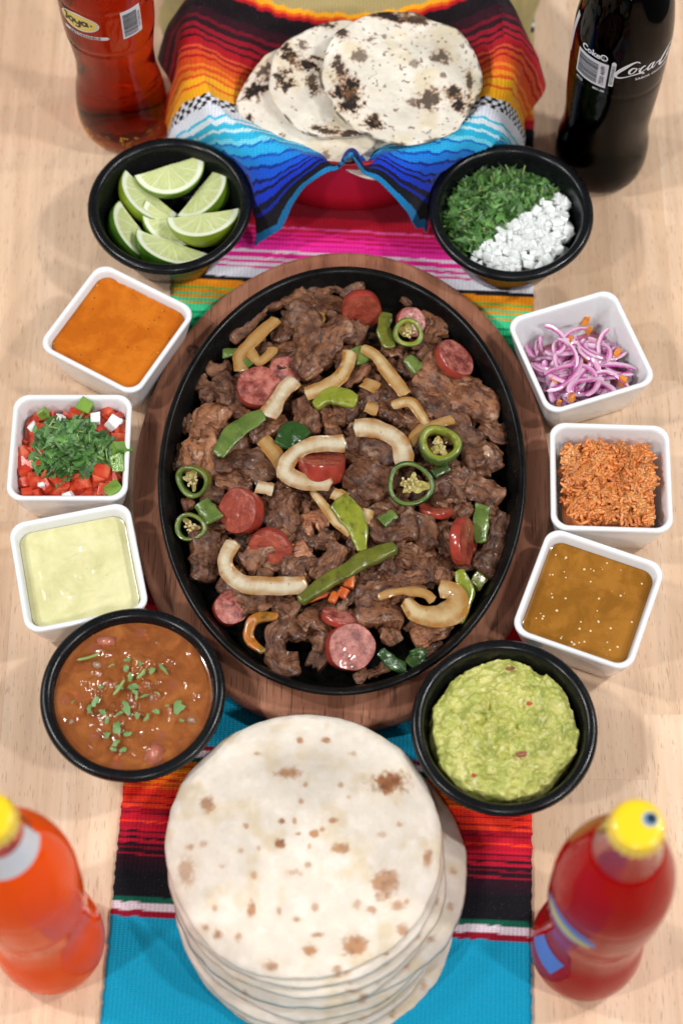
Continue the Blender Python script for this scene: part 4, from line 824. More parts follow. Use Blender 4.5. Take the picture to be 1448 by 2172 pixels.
AMB = m_liquid('amber_soda', (.83, .36, .05), 74, ior=1.27)
B, rf = bottle((-16.9, 34.1), 'amber brown soda bottle with a yellow oval label and white barcode, behind the lime bowl', JP, AMB)
rad_ = math.radians
V, F = patch(lambda t: (1.62*math.cos(t), .86*math.sin(t)), 16, 48); lab = mk('label', wrap(V, rad_(-30), 15.25, rf, .03), F, M_LW, B)
V, F = patch(lambda t: (1.5*math.cos(t), .76*math.sin(t)), 16, 48); mk('label_oval', wrap(V, rad_(-30), 15.27, rf, .05), F, M_LY, lab)
LT = [stroke([(-1.15, .42), (-.92, .42), (-.92, .30), (-.92, -.12), (-1.0, -.28), (-1.17, -.22)], [.15, .17, .19, .19, .17, .13]),
      stroke([(-.28, .02), (-.40, .22), (-.58, .22), (-.70, .02), (-.58, -.2), (-.40, -.2), (-.28, .02)], [.16]*3),
      stroke([(-.17, .24), (-.12, -.04), (.06, -.14), (.22, -.04)], [.17, .17, .16]), stroke([(.26, .25), (.25, -.1), (.2, -.4), (.0, -.5), (-.14, -.42)], [.19, .18, .17, .13]),
      stroke([(.78, .10), (.66, .22), (.5, .2), (.42, .02), (.52, -.16), (.68, -.16), (.79, -.02)], [.15, .16, .15]), stroke([(.82, .24), (.82, .0), (.84, -.12), (.96, -.16)], [.17, .17, .12]),
      stroke([(1.08, -.02), (1.14, .04), (1.2, -.02), (1.14, -.08), (1.08, -.02)], [.05, .05]), stroke([(-.42, -.36), (-.30, -.36)], [.0, .11, .0]), stroke([(-.36, -.28), (-.36, -.46)], [.0, .08, .0])]
V, F = joinq(LT); mk('lettering', wrap(V*.98, rad_(-31), 15.3, rf, .075), F, INK_D, lab)
V = np.array([(x, y) for y in (-.17, .17) for x in np.linspace(-1.9, 1.55, 24)]+[(1.75, 0)]); F = [[i, i+1, 25+i, 24+i] for i in range(23)]+[[23, 48, 47]]; tg = mk('tag_band', wrap(V, rad_(-22), 13.95, rf, .03), F, M_LW, B)
V, F = text2('RETORNABLE', .36, .006, 0, 1.12); mk('lettering', wrap(V-[.1, 0], rad_(-22), 13.95, rf, .055), F, INK_D, tg)
V, F = rectq(0, 0, 1.62, 2.75, 14); V, F = joinq([rectq(0, y, 1.62, .56, 12) for y in np.linspace(-1.1, 1.1, 5)]); bc = mk('barcode_label', wrap(V, rad_(37), 14.95, rf, .03), F, M_LW, B)
V, F = bars(1.12, 2.3, 0, 5); mk('barcode_bars', wrap(V-[.12, 0], rad_(37), 14.95, rf, .055), F, INK_D, bc)
V, F = text2('7501 3240 0136', .24, .002); mk('lettering', wrap(rot2(V, math.pi/2)+[.62, 0], rad_(37), 14.95, rf, .055), F, INK_D, bc)

g = G('amber_glow_stipple'); g.set(Base_Color=(.95, .42, .02, 1), Roughness=.12, Specular_IOR_Level=.8, Coat_Weight=.6); n = 420  # raised orange beads; their bright colour stands in for light refracted through the heel
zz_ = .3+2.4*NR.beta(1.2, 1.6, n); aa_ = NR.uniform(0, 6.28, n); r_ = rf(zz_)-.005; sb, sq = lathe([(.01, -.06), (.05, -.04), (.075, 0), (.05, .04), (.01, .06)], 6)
V, F = scat(sb, sq, randrot(n)*NR.uniform(.35, 1.25, n)[:, None, None], np.stack([r_*np.cos(aa_), r_*np.sin(aa_), zz_], 1)); mk('heel_glow_beads', V, F, g.m, B)
COLA = m_liquid('cola', (.42, .05, .012), 170, ior=1.22)
B, rf = bottle((19.8, 30.2), 'dark cola bottle with white script lettering and a barcode, behind the cilantro bowl', CKP, COLA)
V, F = joinq([rectq(0, y, 2.65, .54, 20) for y in np.linspace(-.98, .98, 5)]); bc = mk('barcode_label', wrap(V, rad_(-42), 14.4, rf, .03), F, M_LW, B)
V, F = bars(1.75, 2.0, 0, 9); mk('barcode_bars', wrap(V-[.28, 0], rad_(-42), 14.4, rf, .055), F, INK_D, bc)
V, F = text2('7500 4699', .46, .004); mk('lettering', wrap(rot2(V, math.pi/2)+[.98, 0], rad_(-42), 14.4, rf, .055), F, INK_D, bc)
V, F = text2('Coke®', .74, .022); mk('lettering', wrap(V, rad_(-41), 16.15, rf, .03), F, INK_W, B)
V, F = text2('4025', .34, .004); mk('lettering', wrap(V, rad_(-56), 12.72, rf, .03), F, INK_W, B)
V, F = text2('MX-08', .32, .004); mk('lettering', wrap(V, rad_(-28), 12.75, rf, .03), F, INK_W, B)
V = np.array([(x, y) for x in (-.16, .16) for y in np.linspace(-1.25, 1.2, 14)]+[(0, 1.36)]); F = [[i, 14+i, 15+i, i+1] for i in range(13)]+[[13, 27, 28]]; tg = mk('tag_band', wrap(V, rad_(-14.5), 14.75, rf, .03), F, INK_W, B)
V, F = text2('RETORNABLE', .30, .004, 0, 1.12); mk('lettering', wrap(rot2(V, math.pi/2), rad_(-14.5), 14.72, rf, .055), F, INK_D, tg)
SC_ = [stroke([(1.35, 1.02), (1.18, 1.18), (.92, 1.12), (.52, .78), (.14, .34), (.02, .02), (.16, -.16), (.5, -.12), (1.0, .04), (1.5, .12), (1.72, .02), (1.6, -.04)], [.05, .12, .18, .24, .24, .2, .14, .09, .07, .1, .12, .04], 70),
       stroke([(1.12, .62), (.95, .66), (.78, .42), (.82, .2), (1.02, .24), (1.18, .5), (1.12, .66), (1.22, .56), (1.4, .6)], [.06, .13, .15, .12, .06, .1, .08, .05, .04]),
       stroke([(1.74, .62), (1.62, .68), (1.42, .44), (1.44, .2), (1.62, .24), (1.86, .42)], [.06, .13, .16, .12, .06, .04]),
       stroke([(2.26, .64), (2.1, .66), (1.92, .4), (1.96, .2), (2.12, .26), (2.3, .66)], [.06, .12, .15, .11, .05, .06]), stroke([(2.32, .7), (2.2, .34), (2.3, .2), (2.5, .4)], [.14, .14, .1, .03]),
       stroke([(2.5, .44), (2.78, .52)], [.12, .12]),
       stroke([(3.95, 1.06), (3.72, 1.2), (3.4, 1.05), (3.02, .66), (2.82, .28), (2.92, .06), (3.3, .12), (3.7, .4)], [.05, .12, .2, .24, .22, .17, .1, .04], 60),
       stroke([(3.82, .62), (3.66, .66), (3.5, .42), (3.54, .2), (3.74, .24), (3.9, .5), (3.82, .66)], [.06, .13, .15, .12, .06, .1, .08]),
       stroke([(4.1, .3), (4.35, .9), (4.42, 1.2), (4.28, 1.1), (4.14, .5), (4.2, .2), (4.4, .3)], [.04, .06, .08, .14, .16, .12, .04]), stroke([(4.95, .64), (4.8, .66), (4.62, .4), (4.66, .2), (4.82, .26), (5.0, .66), (4.92, .3), (5.05, .2), (5.2, .4)], [.06, .12, .15, .11, .05, .1, .14, .1, .03])]
V, F = joinq(SC_); mk('script_lettering', wrap(V*1.2-[.05, .1], rad_(-10.5), 14.85, rf, .03), F, INK_W, B)
V, F = text2('SABOR ORIGINAL', .34, .006, 0, 1.1); mk('lettering', wrap(V+[2.3, 0], rad_(-1), 14.32, rf, .03), F, INK_W, B)
V, F = joinq([rectq(0, y, .5, .6, 5) for y in np.linspace(-1.9, 1.7, 7)]); mk('picture_band', wrap(np.c_[V[:, 0]+.08*V[:, 1], V[:, 1]], rad_(-86), 15.8, rf, .03), F, M_LW, B)

CAPY = m_flat('cap_yellow', lin(236, 200, 30), .3, .4)
ORA, STR = m_liquid('orange_soda', (1., .2, .02), 26, .80, (1.0, .100, .002), 1.15), m_liquid('red_soda', (.95, .05, .03), 55, .72, (.44, .002, .003), 1.15)
B, rf = bottle((-18.3, -30.9), 'bright orange soda bottle with a yellow cap at the front left corner', JP, ORA, 22.6, CAPY)
V, F = joinq([rectq(0, y, 3.0, .42, 20) for y in np.linspace(-.8, .8, 5)]); mk('neck_label', wrap(V*[1.4, 1], rad_(35), 23.2, rf, .03), F, INK_W, B)
B, rf = bottle((15.3, -31.3), 'red soda bottle with a yellow cap and blue label at the front right', JP, STR, 22.6, CAPY)
M_BL = m_flat('label_blue', lin(96, 120, 200), .4)
V, F = patch(lambda t: (2.1*math.cos(t), 1.25*math.sin(t)), 14, 40); lab = mk('label', wrap(V, rad_(-52), 14.4, rf, .03), F, M_BL, B)
V, F = patch(lambda t: (1.9*math.cos(t), .62*math.sin(t)), 14, 40); V = np.c_[V[:, 0], V[:, 1]-.12*V[:, 0]]; mk('label_oval', wrap(V, rad_(-52), 14.2, rf, .05), F, M_LY, lab)
V, F = joinq([rectq(0, y, 2.4, .5, 12) for y in np.linspace(-1.0, 1.0, 5)]); mk('blue_panel', wrap(np.c_[V[:, 0]+.2*V[:, 1], V[:, 1]], rad_(-64), 5.2, rf, .03), F, M_BL, B)
V, F = patch(lambda t: (.42*math.cos(t), .42*math.sin(t)), 4, 24); cp = [c for c in B.children if c.name.startswith('cap')][0]
mk('emblem_ring', np.c_[V+[.62, .22], np.full(len(V), 26.80)], F, m_flat('emblem_blue', lin(120, 160, 190), .35), cp)
V, F = patch(lambda t: (.29*math.cos(t), .29*math.sin(t)), 4, 24); mk('emblem', np.c_[V+[.68, .25], np.full(len(V), 26.815)], F, m_flat('emblem_dark', lin(30, 44, 60), .3), cp)

# ------------------------------------------------------------------ the fajita heap
FL = 1.84
def mound(u, v): return max(0., 1-((u-722)/372)**2-((v-1015)/440)**2)**.55
def hz(u, v, k=1.9): return FL+k*mound(u, v)
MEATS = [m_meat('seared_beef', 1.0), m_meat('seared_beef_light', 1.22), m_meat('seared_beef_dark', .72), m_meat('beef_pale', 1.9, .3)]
def meat_mesh(P, w, hk, seed, n=40, m=26, tw=0.):
    t = np.linspace(0, 1, n); z0 = 0*t
    wn = w*(.90+.26*vn(np.c_[t*2.6+seed, z0, z0+seed*.7])+.16*vn(np.c_[t*8+seed, z0, z0]))
    hh = np.clip(w*hk, .20, .50)*(.95+.3*vn(np.c_[t*4+seed*2, z0, z0+5]))
    V, F, UV, N, tt, a, ln = strip(P, wn, hh, n, m, .50, (tw, tw*.2+.6*math.sin(seed)), .55, endr=.10)
    so = np.array([seed*3.17, seed*1.31, seed*.77]); Q = V+so
    cx_ = UV.reshape(n, m, 2)[..., 1]; tl = np.broadcast_to((tt*ln)[:, None], (n, m)); side = np.broadcast_to(np.sin(a)[None], (n, m)); wk = w*1.0
    sk = .5*fbm(np.stack([tl*.6+seed, cx_*2, side], -1), 2)                       # fibres wander
    fib = 1-2*np.abs(fbm(np.stack([tl*.55+seed, (cx_+sk*.25)*6.5*wk, side*1.5], -1), 3))
    crack = sstep(.05, -.12, np.abs(fbm(np.stack([tl*1.1+seed*2, (cx_+sk*.3)*3.2*wk, side*2+7], -1), 2))-.04)
    env = np.sin(np.clip(tt, .03, .97)*np.pi)[:, None]**.35
    V = V+N*(env*(.22*w*fbm(Q*.8, 2)+.13*fbm(Q*1.9, 3)+.15*(fib-.35)-.16*crack+.035*fbm(Q*7, 2)))[..., None]
    bend = np.stack([fbm(Q*.9+50, 2), fbm(Q*.9+80, 2), fbm(Q*.9+110, 2)], -1)*np.array([.16, .16, .22])
    rag = np.abs(cx_-.5)[..., None]*2*np.stack([fbm(Q*2.4+150, 2), fbm(Q*2.4+180, 2), fbm(Q*2.4+210, 2)], -1)*.16
    return V+bend+rag, F, UV
# thin wet bed of small bits under everything
uu = np.linspace(0.01, 1, 60)[:, None]; aa = np.linspace(0, 2*np.pi, 140, endpoint=False)[None]
lim = 1+.07*fbm(np.stack([np.cos(aa)*2.2, np.sin(aa)*2.2, 0*aa], -1), 3)
bu, bv = 722+292*uu*lim*np.cos(aa), 1015+345*uu*lim*np.sin(aa)
P = np.array([[at(bu[i, j], bv[i, j], FL) for j in range(140)] for i in range(60)])
hgt = 1.25*(1-uu**2.2)+0*aa; P[..., 2] = FL+hgt+(.55*fbm(P*.8, 3)+.3*fbm(P*2.2, 3)+.1*fbm(P*5, 2))*(1-uu**6)-.25*uu**8
o = mk('beef_bits', P.reshape(-1, 3)-[*SC, 1.8], gridF(60, 140, True), MEATS[2], None, (*SC, 1.8), uv=np.stack([bu*.03, bv*.03], -1).reshape(-1, 2)); tag(o, 'mass of small browned beef bits under the strips in the skillet', 'beef', None, 'stuff')

# landmarks that beef labels refer to (photo px)
LM = [((550, 818), 'the big pink sausage round at upper left'), ((768, 665), 'the tilted red sausage round at the top'), ((968, 757), 'the pink sausage oval at upper right'), ((680, 980), 'the red sausage chunk in the middle'), ((506, 1083), 'the red sausage round at left'), ((492, 1288), 'the small sausage round at lower left'), ((745, 1373), 'the pink sausage round at the bottom'), ((988, 1150), 'the red sausage slice standing at right'),
      ((865, 705), 'the jalapeno ring near the top'), ((932, 948), 'the thick jalapeno ring at right'), ((870, 1027), 'the large thin jalapeno ring'), ((408, 1020), 'the charred jalapeno ring at the left edge'), ((405, 1120), 'the lower jalapeno ring at the left edge'), ((545, 1215), 'the big C shaped white onion at lower left'), ((925, 1285), 'the curled onion loop at lower right'), ((740, 1210), 'the long olive pepper strip'), ((735, 1100), 'the bright yellow green pepper wedge'), ((515, 915), 'the speckled green pepper strip at left'), ((820, 920), 'the arched onion right of the middle'), ((690, 800), 'the golden onion arc'), ((560, 1350), 'the orange and green pepper hook'), ((720, 845), 'the light green pepper bit'), ((625, 925), 'the dark green pepper bit'), ((815, 780), 'the long thin onion strip near the top')]
USED = {}
def beef_label(P, w, l):
    u, v = P[len(P)//2]; size = ('long ' if l > 4.2 else 'short ' if l < 1.9 else '')+('broad' if w > 62 else 'narrow' if w < 40 else 'chunky' if l < 2.6 else 'ragged')
    for _, (lu, lv), nm in sorted((math.hypot(u-q[0][0], v-q[0][1]), *q) for q in LM)[:5]:
        d = math.atan2(-(v-lv), u-lu); side = ('right of', 'above and right of', 'above', 'above and left of', 'left of', 'below and left of', 'below', 'below and right of')[int(round(d/(math.pi/4))) % 8]
        for far in ('', 'farther '):
            s_ = f'{size} brown beef strip, {far}{side} {nm}'
            if s_ not in USED and len(s_.split()) <= 16: USED[s_] = 1; return s_
    return None
GB = 'seared beef strips in the skillet'
BEEF = """490 715 530 680 565 650 598 632|42|0;597 620 630 635 660 655|55|0;668 640 690 605 735 600 750 620|50|0;615 665 650 680 655 715 630 755 585 765|62|2;655 670 690 650 720 665|50|0;735 690 700 715 665 755 640 790|70|1;735 700 765 715|50|0;415 735 432 765 455 785 485 775|36|0;425 815 455 835|55|0;470 800 490 830 485 855|55|2
465 870 440 905 432 950 425 1000|76|1;380 900 410 895|42|0;375 945 390 985|45|1;490 865 520 885|32|0;535 920 570 910 600 895|50|0;465 985 500 975 545 985 575 1005|70|2;640 855 655 890 660 915|60|1;690 870 700 905|35|1;730 810 760 790 785 770|45|0
830 600 850 620 870 645|38|0;905 665 925 690 910 725|46|0;900 720 925 735|35|2;815 740 850 745|45|0;820 810 790 840 765 860|36|0;900 790 950 815 1000 850 1045 872|94|1;885 810 920 855 965 900 1010 938|56|0;1025 905 1055 925 1075 920|42|0;990 975 1030 965 1045 990|56|2;810 870 850 890|50|0;865 885 900 900|40|0;710 860 750 855|40|0;770 950 810 960 820 985|55|0;735 940 765 975|50|2;850 770 880 790|40|0;895 745 930 770|36|0
470 1010 510 1035 530 1040|40|1;435 1045 470 1050|36|2;390 1070 410 1065|26|0;430 1135 437 1175 435 1222|55|0;590 1040 600 1080 612 1122|70|0;565 1060 575 1100 580 1135|44|2;600 1130 560 1160 525 1195|60|1;620 1040 650 1050|50|0;650 1138 650 1108 680 1100 688 1122|28|3;612 1182 645 1165|46|3;680 1140 705 1150|40|1;720 1165 700 1200 680 1232|56|1;605 1215 640 1210|46|0;475 1230 510 1255 560 1270|46|0;595 1280 625 1300|45|0;645 1335 600 1330 583 1370 598 1408 628 1405|56|0;650 1310 680 1330 690 1372|76|0;550 1215 575 1215|24|1;660 1390 690 1402|40|2
750 1000 785 1020 812 1042|75|0;735 1050 765 1075|46|2;920 1060 962 1055|46|0;950 1010 982 1020|50|0;995 1030 1030 1045 1052 1062|56|1;985 990 1032 995|46|2;1065 1098 1050 1140 1040 1180 1028 1212|62|2;785 1110 830 1120 870 1110|70|0;850 1095 890 1115 900 1160|60|1;920 1110 940 1145 955 1172|46|0;850 1180 890 1190 915 1222|56|0;930 1180 950 1202|46|2;815 1200 850 1210|50|0;770 1225 792 1232|36|0;760 1260 800 1255 840 1240|50|2;770 1290 810 1300 845 1312|76|1;820 1335 835 1360|46|0;880 1352 920 1337 945 1320|54|1;900 1392 938 1375|40|0;785 1430 822 1415|36|0;755 1437 776 1425|26|2;870 1320 882 1332|30|0;970 1075 992 1090|40|0;790 1080 802 1100|40|1;1030 1080 1046 1092|50|0"""
k = 0
def add_meat(Pp, wpx, mi, label, up_, seed, fill=0):
    px = pxcm(*Pp[0], 3.0); w = wpx/px/2
    P3 = []
    for i, (u, v) in enumerate(Pp):
        z = (hz(u, v)+w*.42+.10+.12*math.sin(i*2.1+seed)) if not fill else (FL+.3+mound(u, v)*fill)
        P3.append(at(u, v, z))
    ext = unit(P3[-1]-P3[-2])*w*.35; P3[-1] = P3[-1]+ext; P3[0] = P3[0]-unit(P3[1]-P3[0])*w*.35
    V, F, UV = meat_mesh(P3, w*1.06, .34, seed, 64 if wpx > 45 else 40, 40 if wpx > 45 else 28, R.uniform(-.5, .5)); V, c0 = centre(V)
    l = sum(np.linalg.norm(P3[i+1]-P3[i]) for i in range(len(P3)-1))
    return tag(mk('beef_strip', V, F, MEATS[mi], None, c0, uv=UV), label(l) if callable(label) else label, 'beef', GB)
for row in BEEF.split('\n'):
    for it in row.split(';'):
        c_, w_, m_i = it.split('|'); q = list(map(float, c_.split())); Pp = list(zip(q[::2], q[1::2])); k += 1
        lb = lambda l, Pp=Pp, w_=w_: beef_label(Pp, float(w_), l) or 'ragged brown beef strip in the skillet heap'
        add_meat(Pp, float(w_), int(m_i), lb, 0, k*1.37)
for j in range(135):                                         # smaller scraps tucked between and below the strips
    while True:
        u, v = R.uniform(390, 1060), R.uniform(620, 1420)
        if 0.36 < mound(u, v)**1.8 and not (u < 520 and v > 1300) and not (v > 1360 and u < 760): break
    a = R.uniform(0, 6.28); l = R.uniform(14, 40)
    Pp = [(u-l*math.cos(a), v-l*math.sin(a)), (u+R.uniform(-8, 8), v+R.uniform(-8, 8)), (u+l*math.cos(a), v+l*math.sin(a))]
    add_meat(Pp, R.uniform(22, 46), R.choice((0, 0, 1, 2)), 'small brown beef scrap tucked between the larger strips in the skillet', 0, 200+j*1.7, R.uniform(.8, 1.9))

for j in range(60):                                          # thin slices lying on top of the heap
    for _ in range(60):
        u, v = R.uniform(420, 1040), R.uniform(640, 1400)
        if mound(u, v) > .62 and min(math.hypot(u-q[0][0], v-q[0][1]) for q in LM) > 62: break
    else: continue
    a = R.uniform(0, 6.28); l = R.uniform(24, 46); b = R.uniform(-14, 14)
    Pp = [(u-l*math.cos(a), v-l*math.sin(a)), (u-b*math.sin(a), v+b*math.cos(a)), (u+l*math.cos(a), v+l*math.sin(a))]
    add_meat(Pp, R.uniform(20, 34), R.choice((0, 0, 1, 1, 2)), 'thin narrow brown beef slice lying on top of the larger strips in the skillet', 0, 500+j*1.9)

# sausage rounds
M_SF = m_sausage_face(); M_SF2 = None
M_SK = simple('sausage_skin', [(.3, (.22, .022, .014)), (.7, (.40, .055, .032))], 90, .2, .3, .0006, 240, coat=.5, ss=(.12, (1, .3, .2), .002))
g = G('sausage_face_red'); ob = g.co('Object'); base = g.ramp(g.noise(ob, 130, 5, .65), [(.3, (.16, .022, .014)), (.5, (.30, .055, .032)), (.75, (.44, .11, .065))])
g.set(Base_Color=base, Roughness=.2, Coat_Weight=.5, Coat_Roughness=.06, Normal=g.bump(g.noise(ob, 420, 4), .8, .0005)); sss(g, .12, (1, .3, .2), .002); M_SFR = g.m
def sausage(u, v, z, r, n, thick, face, label, ecc=1.0):
    px = pxcm(u, v, z); r = r/px; n = unit(cols(*n)); C = at(u, v, z); e1 = unit(np.cross(n, (.31, .2, .93) if abs(n[2]) < .9 else (1, .1, 0))); e2 = np.cross(n, e1)
    B = thing('sausage_slice', label, 'sausage', C-n*thick*.5, 'sausage rounds in the skillet')
    a = np.linspace(0, 2*np.pi, 56, endpoint=False); rim = r*(1+.03*np.cos(2*a+u)+.018*np.cos(5*a+v))
    q = np.linspace(.02, 1, 16)
    cs, sn = (np.cos(a)*rim)[None, :, None]*e1, (np.sin(a)*rim*ecc)[None, :, None]*e2
    P = q[:, None, None]*(cs+sn)*.985+n*(thick*.5-.05*q**4)[:, None, None]
    Pw = P+C; P = P+n*(.035*fbm(Pw*2.3, 3))[..., None]
    mk('cut_face', P.reshape(-1, 3), gridF(16, 56, True), face, B)
    pr_ = [(.975, .5), (1.0, .40), (1.012, .1), (1.01, -.2), (.99, -.42), (.9, -.5), (.02, -.5)]
    P = np.stack([(s_*(cs+sn)[0]+n*thick*h_) for s_, h_ in pr_], 0); mk('skin', P.reshape(-1, 3), gridF(7, 56, True), M_SK, B)
sausage(550, 818, 4.6, 47, (.05, .30, .95), 1.1, M_SF, 'big pink seared sausage round facing up at the upper left of the heap')
sausage(768, 663, 4.2, 43, (.12, -.62, .78), .9, M_SFR, 'red sausage round tipped on edge at the top of the heap')
for (u, v, z, r, n, t_, f, l) in ((768, 660, 4.2, 0, 0, 0, 0, 0),): pass
sausage(873, 682, 4.0, 32, (.25, .1, .95), .8, M_SF, 'pink sausage round half hidden behind the jalapeno ring near the top')
sausage(968, 757, 4.3, 47, (.55, .55, .62), .7, M_SF, 'pink sausage oval leaning toward the rim at upper right')
sausage(682, 968, 5.1, 53, (.05, .88, .40), 1.5, M_SFR, 'glossy red sausage chunk on its side inside the onion loop')
sausage(503, 1083, 4.6, 49, (-.50, .10, .85), 1.2, M_SFR, 'dark red sausage round at the left above the C shaped onion')
sausage(572, 1168, 4.2, 46, (-.1, -.3, .9), .9, M_SFR, 'red sausage round mostly covered by a beef strip at lower left')
sausage(492, 1287, 3.3, 38, (.22, .22, .93), 1.1, M_SF, 'smaller pink sausage round lying near the lower left rim')
sausage(747, 1372, 4.2, 52, (.32, .10, .93), 1.2, M_SF, 'large pink sausage round at the bottom of the heap')
sausage(993, 1149, 4.4, 52, (.90, .05, .42), .8, M_SFR, 'red sausage slice standing on edge at the right of the heap')
sausage(722, 1302, 4.1, 40, (.25, .86, .40), .5, M_SF, 'thin pink sausage sliver just above the large bottom round')
sausage(606, 788, 4.2, 36, (.2, .2, .95), .7, M_SF, 'pink sausage slice peeking out behind the big upper left round')
sausage(925, 1076, 4.0, 36, (.05, .93, .34), .5, M_SFR, 'dark thin sausage edge below the large thin jalapeno ring')

# onions and peppers
ONW, ONG, ONB = m_onion('fried_onion', (1.04, 1.05, 1.06), .62), m_onion('fried_onion_golden', (.98, .88, .68), .85), m_onion('fried_onion_brown', (.72, .52, .30), .8)
GN = [m_pepper('green_pepper', (.066, .122, .018), (.145, .200, .042)), m_pepper('light_green_pepper', (.155, .19, .012), (.27, .285, .03)), m_pepper('dark_green_pepper', (.010, .042, .007), (.028, .082, .012)), m_pepper('olive_pepper', (.075, .092, .009), (.145, .15, .016), (.05, .025, .007)), m_pepper('red_orange_pepper', (.42, .05, .008), (.55, .14, .015), (.28, .02, .006)), m_pepper('turning_pepper', (.11, .10, .010), (.50, .13, .010), (.05, .03, .006))]
def veg(name, cat, group, path, wpx, th, mat, label, lift=1.05, tw=(0, 0), taper=.8, endr=.045, ex=.45, kz=1.9, arch=0., wv=.12, cupk=.2):
    q = list(map(float, path.split())); Pp = list(zip(q[::2], q[1::2])); px = pxcm(*Pp[0], 4.)
    P3 = [at(u, v, hz(u, v, kz)+lift+arch*math.sin(math.pi*i/(len(Pp)-1))) for i, (u, v) in enumerate(Pp)]
    t = np.linspace(0, 1, 40); w = np.interp(t, np.linspace(0, 1, len(wpx)), np.array(wpx)/px/2) if isinstance(wpx, (list, tuple)) else wpx/px/2*np.ones(40)
    w = w*(1+wv*vn(np.c_[t*5+Pp[0][0], 0*t, 0*t]))
    V, F, UV, N, tt, a, l = strip(P3, w, th, 40, 20, ex, tw, taper, endr=endr)
    V = V+N*(.05*fbm(V*1.6, 2))[..., None]+.14*np.stack([fbm(V*.8+9, 2), fbm(V*.8+39, 2), fbm(V*.8+69, 2)], -1)
    cup = (UV.reshape(40, 20, 2)[..., 1]-.5)**2*4; V[..., 2] -= cup*cupk*np.minimum(w, .6)[:, None]
    V, c0 = centre(V); return tag(mk(name, V, F, mat, None, c0, uv=UV), label, cat, group)
def on(p, w, m, l, **k):
    k.setdefault('ex', .32); k.setdefault('cupk', .10); k.setdefault('taper', .9); k.setdefault('endr', .035); return veg('onion_strip', 'onion', 'fried onion strips in the skillet', p, [x*.92 for x in w] if isinstance(w, list) else w*.92, .065, m, l, **k)
def pe(p, w, m, l, th=.11, **k): return veg('pepper_strip', 'pepper', 'pepper strips in the skillet', p, w, th, GN[m], l, **k)
on('565 885 585 855 602 830 628 804', [46, 44, 40], ONW, 'straight white onion strip beside the big pink sausage round', lift=1.35)
on('645 835 690 820 727 790 742 742', [36, 40, 32], ONG, 'golden onion arc right of the upper left sausage round', lift=1.3)
on('765 735 800 757 830 800 862 838', [22, 32, 34], ONG, 'long thin onion strip running down from the top middle', lift=1.35)
on('513 788 510 752 535 722 560 700 590 672', [30, 28, 30], ONB, 'translucent brown onion strip at the upper left edge', lift=1.1)
on('525 735 550 765 575 748 578 735', 24, ONB, 'small brown onion hook beside the translucent strip at upper left', lift=1.0)
on('750 908 800 908 845 935 862 988', [44, 48, 44], ONW, 'arched white onion strip right of the middle of the heap', lift=1.45)
on('735 942 670 945 620 968 605 1000 640 1022 706 1026', [44, 42, 46, 44], ONW, 'large white onion loop wrapped round the red sausage chunk', lift=1.5, cupk=-.3)
on('497 1148 478 1190 500 1230 560 1246 652 1243', [34, 44, 44, 40], ONW, 'big C shaped white onion at the lower left', lift=1.35, cupk=-.3)
on('660 1035 690 1075 720 1112 748 1132', [20, 26, 26], ONG, 'slim onion strip left of the bright pepper wedge', lift=1.3)
on('768 1112 782 1080', 32, ONG, 'short golden onion bit right of the bright pepper wedge', lift=1.1)
on('830 860 868 855 890 880 906 902', [22, 28, 24], ONG, 'curved golden onion strip above the thick jalapeno ring', lift=1.3)
on('868 945 890 912 935 895 962 888', [18, 24, 26], ONB, 'brown onion strip curving over the thick jalapeno ring', lift=1.25)
on('928 1248 962 1256 968 1288 930 1308 885 1300 855 1272', [40, 52, 56, 48, 36], ONG, 'curled golden onion loop at the lower right', lift=1.3)
on('800 1270 850 1254 900 1260 920 1276', [18, 24, 22], ONB, 'thin onion strand crossing the loop at lower right', lift=1.6)
on('555 930 585 962 602 1010', [30, 36, 32], ONB, 'translucent brown onion strip left of the onion loop', lift=1.05)
on('545 1030 580 1037', 30, ONW, 'short pale onion bit above the left red sausage round', lift=1.2)
on('778 828 792 806', 36, ONB, 'small dull onion bit under the long thin strip', lift=1.0)
on('704 1045 736 1056', 30, ONG, 'small golden onion bit touching the top of the bright pepper wedge', lift=1.25)
on('676 662 672 694', 30, ONB, 'dull onion bit between beef strips at the top', lift=.9)
on('775 862 802 872', 28, ONB, 'small brown onion bit in the upper middle', lift=1.0)
pe('562 878 522 895 492 920 462 968', [32, 42, 44, 26], 0, 'speckled green pepper strip at the left', lift=1.35)
pe('668 862 705 838 758 852', [22, 44, 34], 1, 'light green pepper bit below the golden onion arc', th=.22, lift=1.2)
pe('600 948 620 915 652 932', [44, 52, 36], 2, 'dark green pepper bit left of the onion loop', th=.3, lift=1.1)
pe('712 1056 735 1078 757 1115 770 1172', [50, 54, 38, 18], 1, 'bright yellow green pepper wedge in the middle', lift=1.5, ex=.5)
pe('632 1278 690 1236 770 1190 842 1160', [22, 36, 38, 30], 3, 'long glossy olive pepper strip in the lower middle', th=.3, lift=1.65)
pe('822 662 815 700 828 738', [30, 34, 28], 3, 'olive pepper strip left of the jalapeno ring near the top', lift=1.25)
pe('862 758 890 782 918 772', [26, 36, 30], 0, 'green pepper bit below the jalapeno ring near the top', th=.22)
pe('755 738 770 768', 36, 0, 'small green pepper bit under the long thin onion strip', th=.2, lift=1.0)
pe('1022 1068 1016 1110 1020 1152', [34, 38, 28], 0, 'green pepper strip behind the standing sausage slice', lift=1.0)
pe('973 1208 988 1262 968 1322', [26, 34, 24], 1, 'yellow green pepper strip beside the onion loop at lower right', lift=1.0)
pe('1003 1222 1024 1242', 32, 3, 'small olive pepper bit near the lower right rim', th=.2, lift=.7)
pe('803 1382 830 1406 862 1416', [22, 26, 24], 2, 'dark green pepper strip right of the bottom sausage round', lift=.8, kz=2.6)
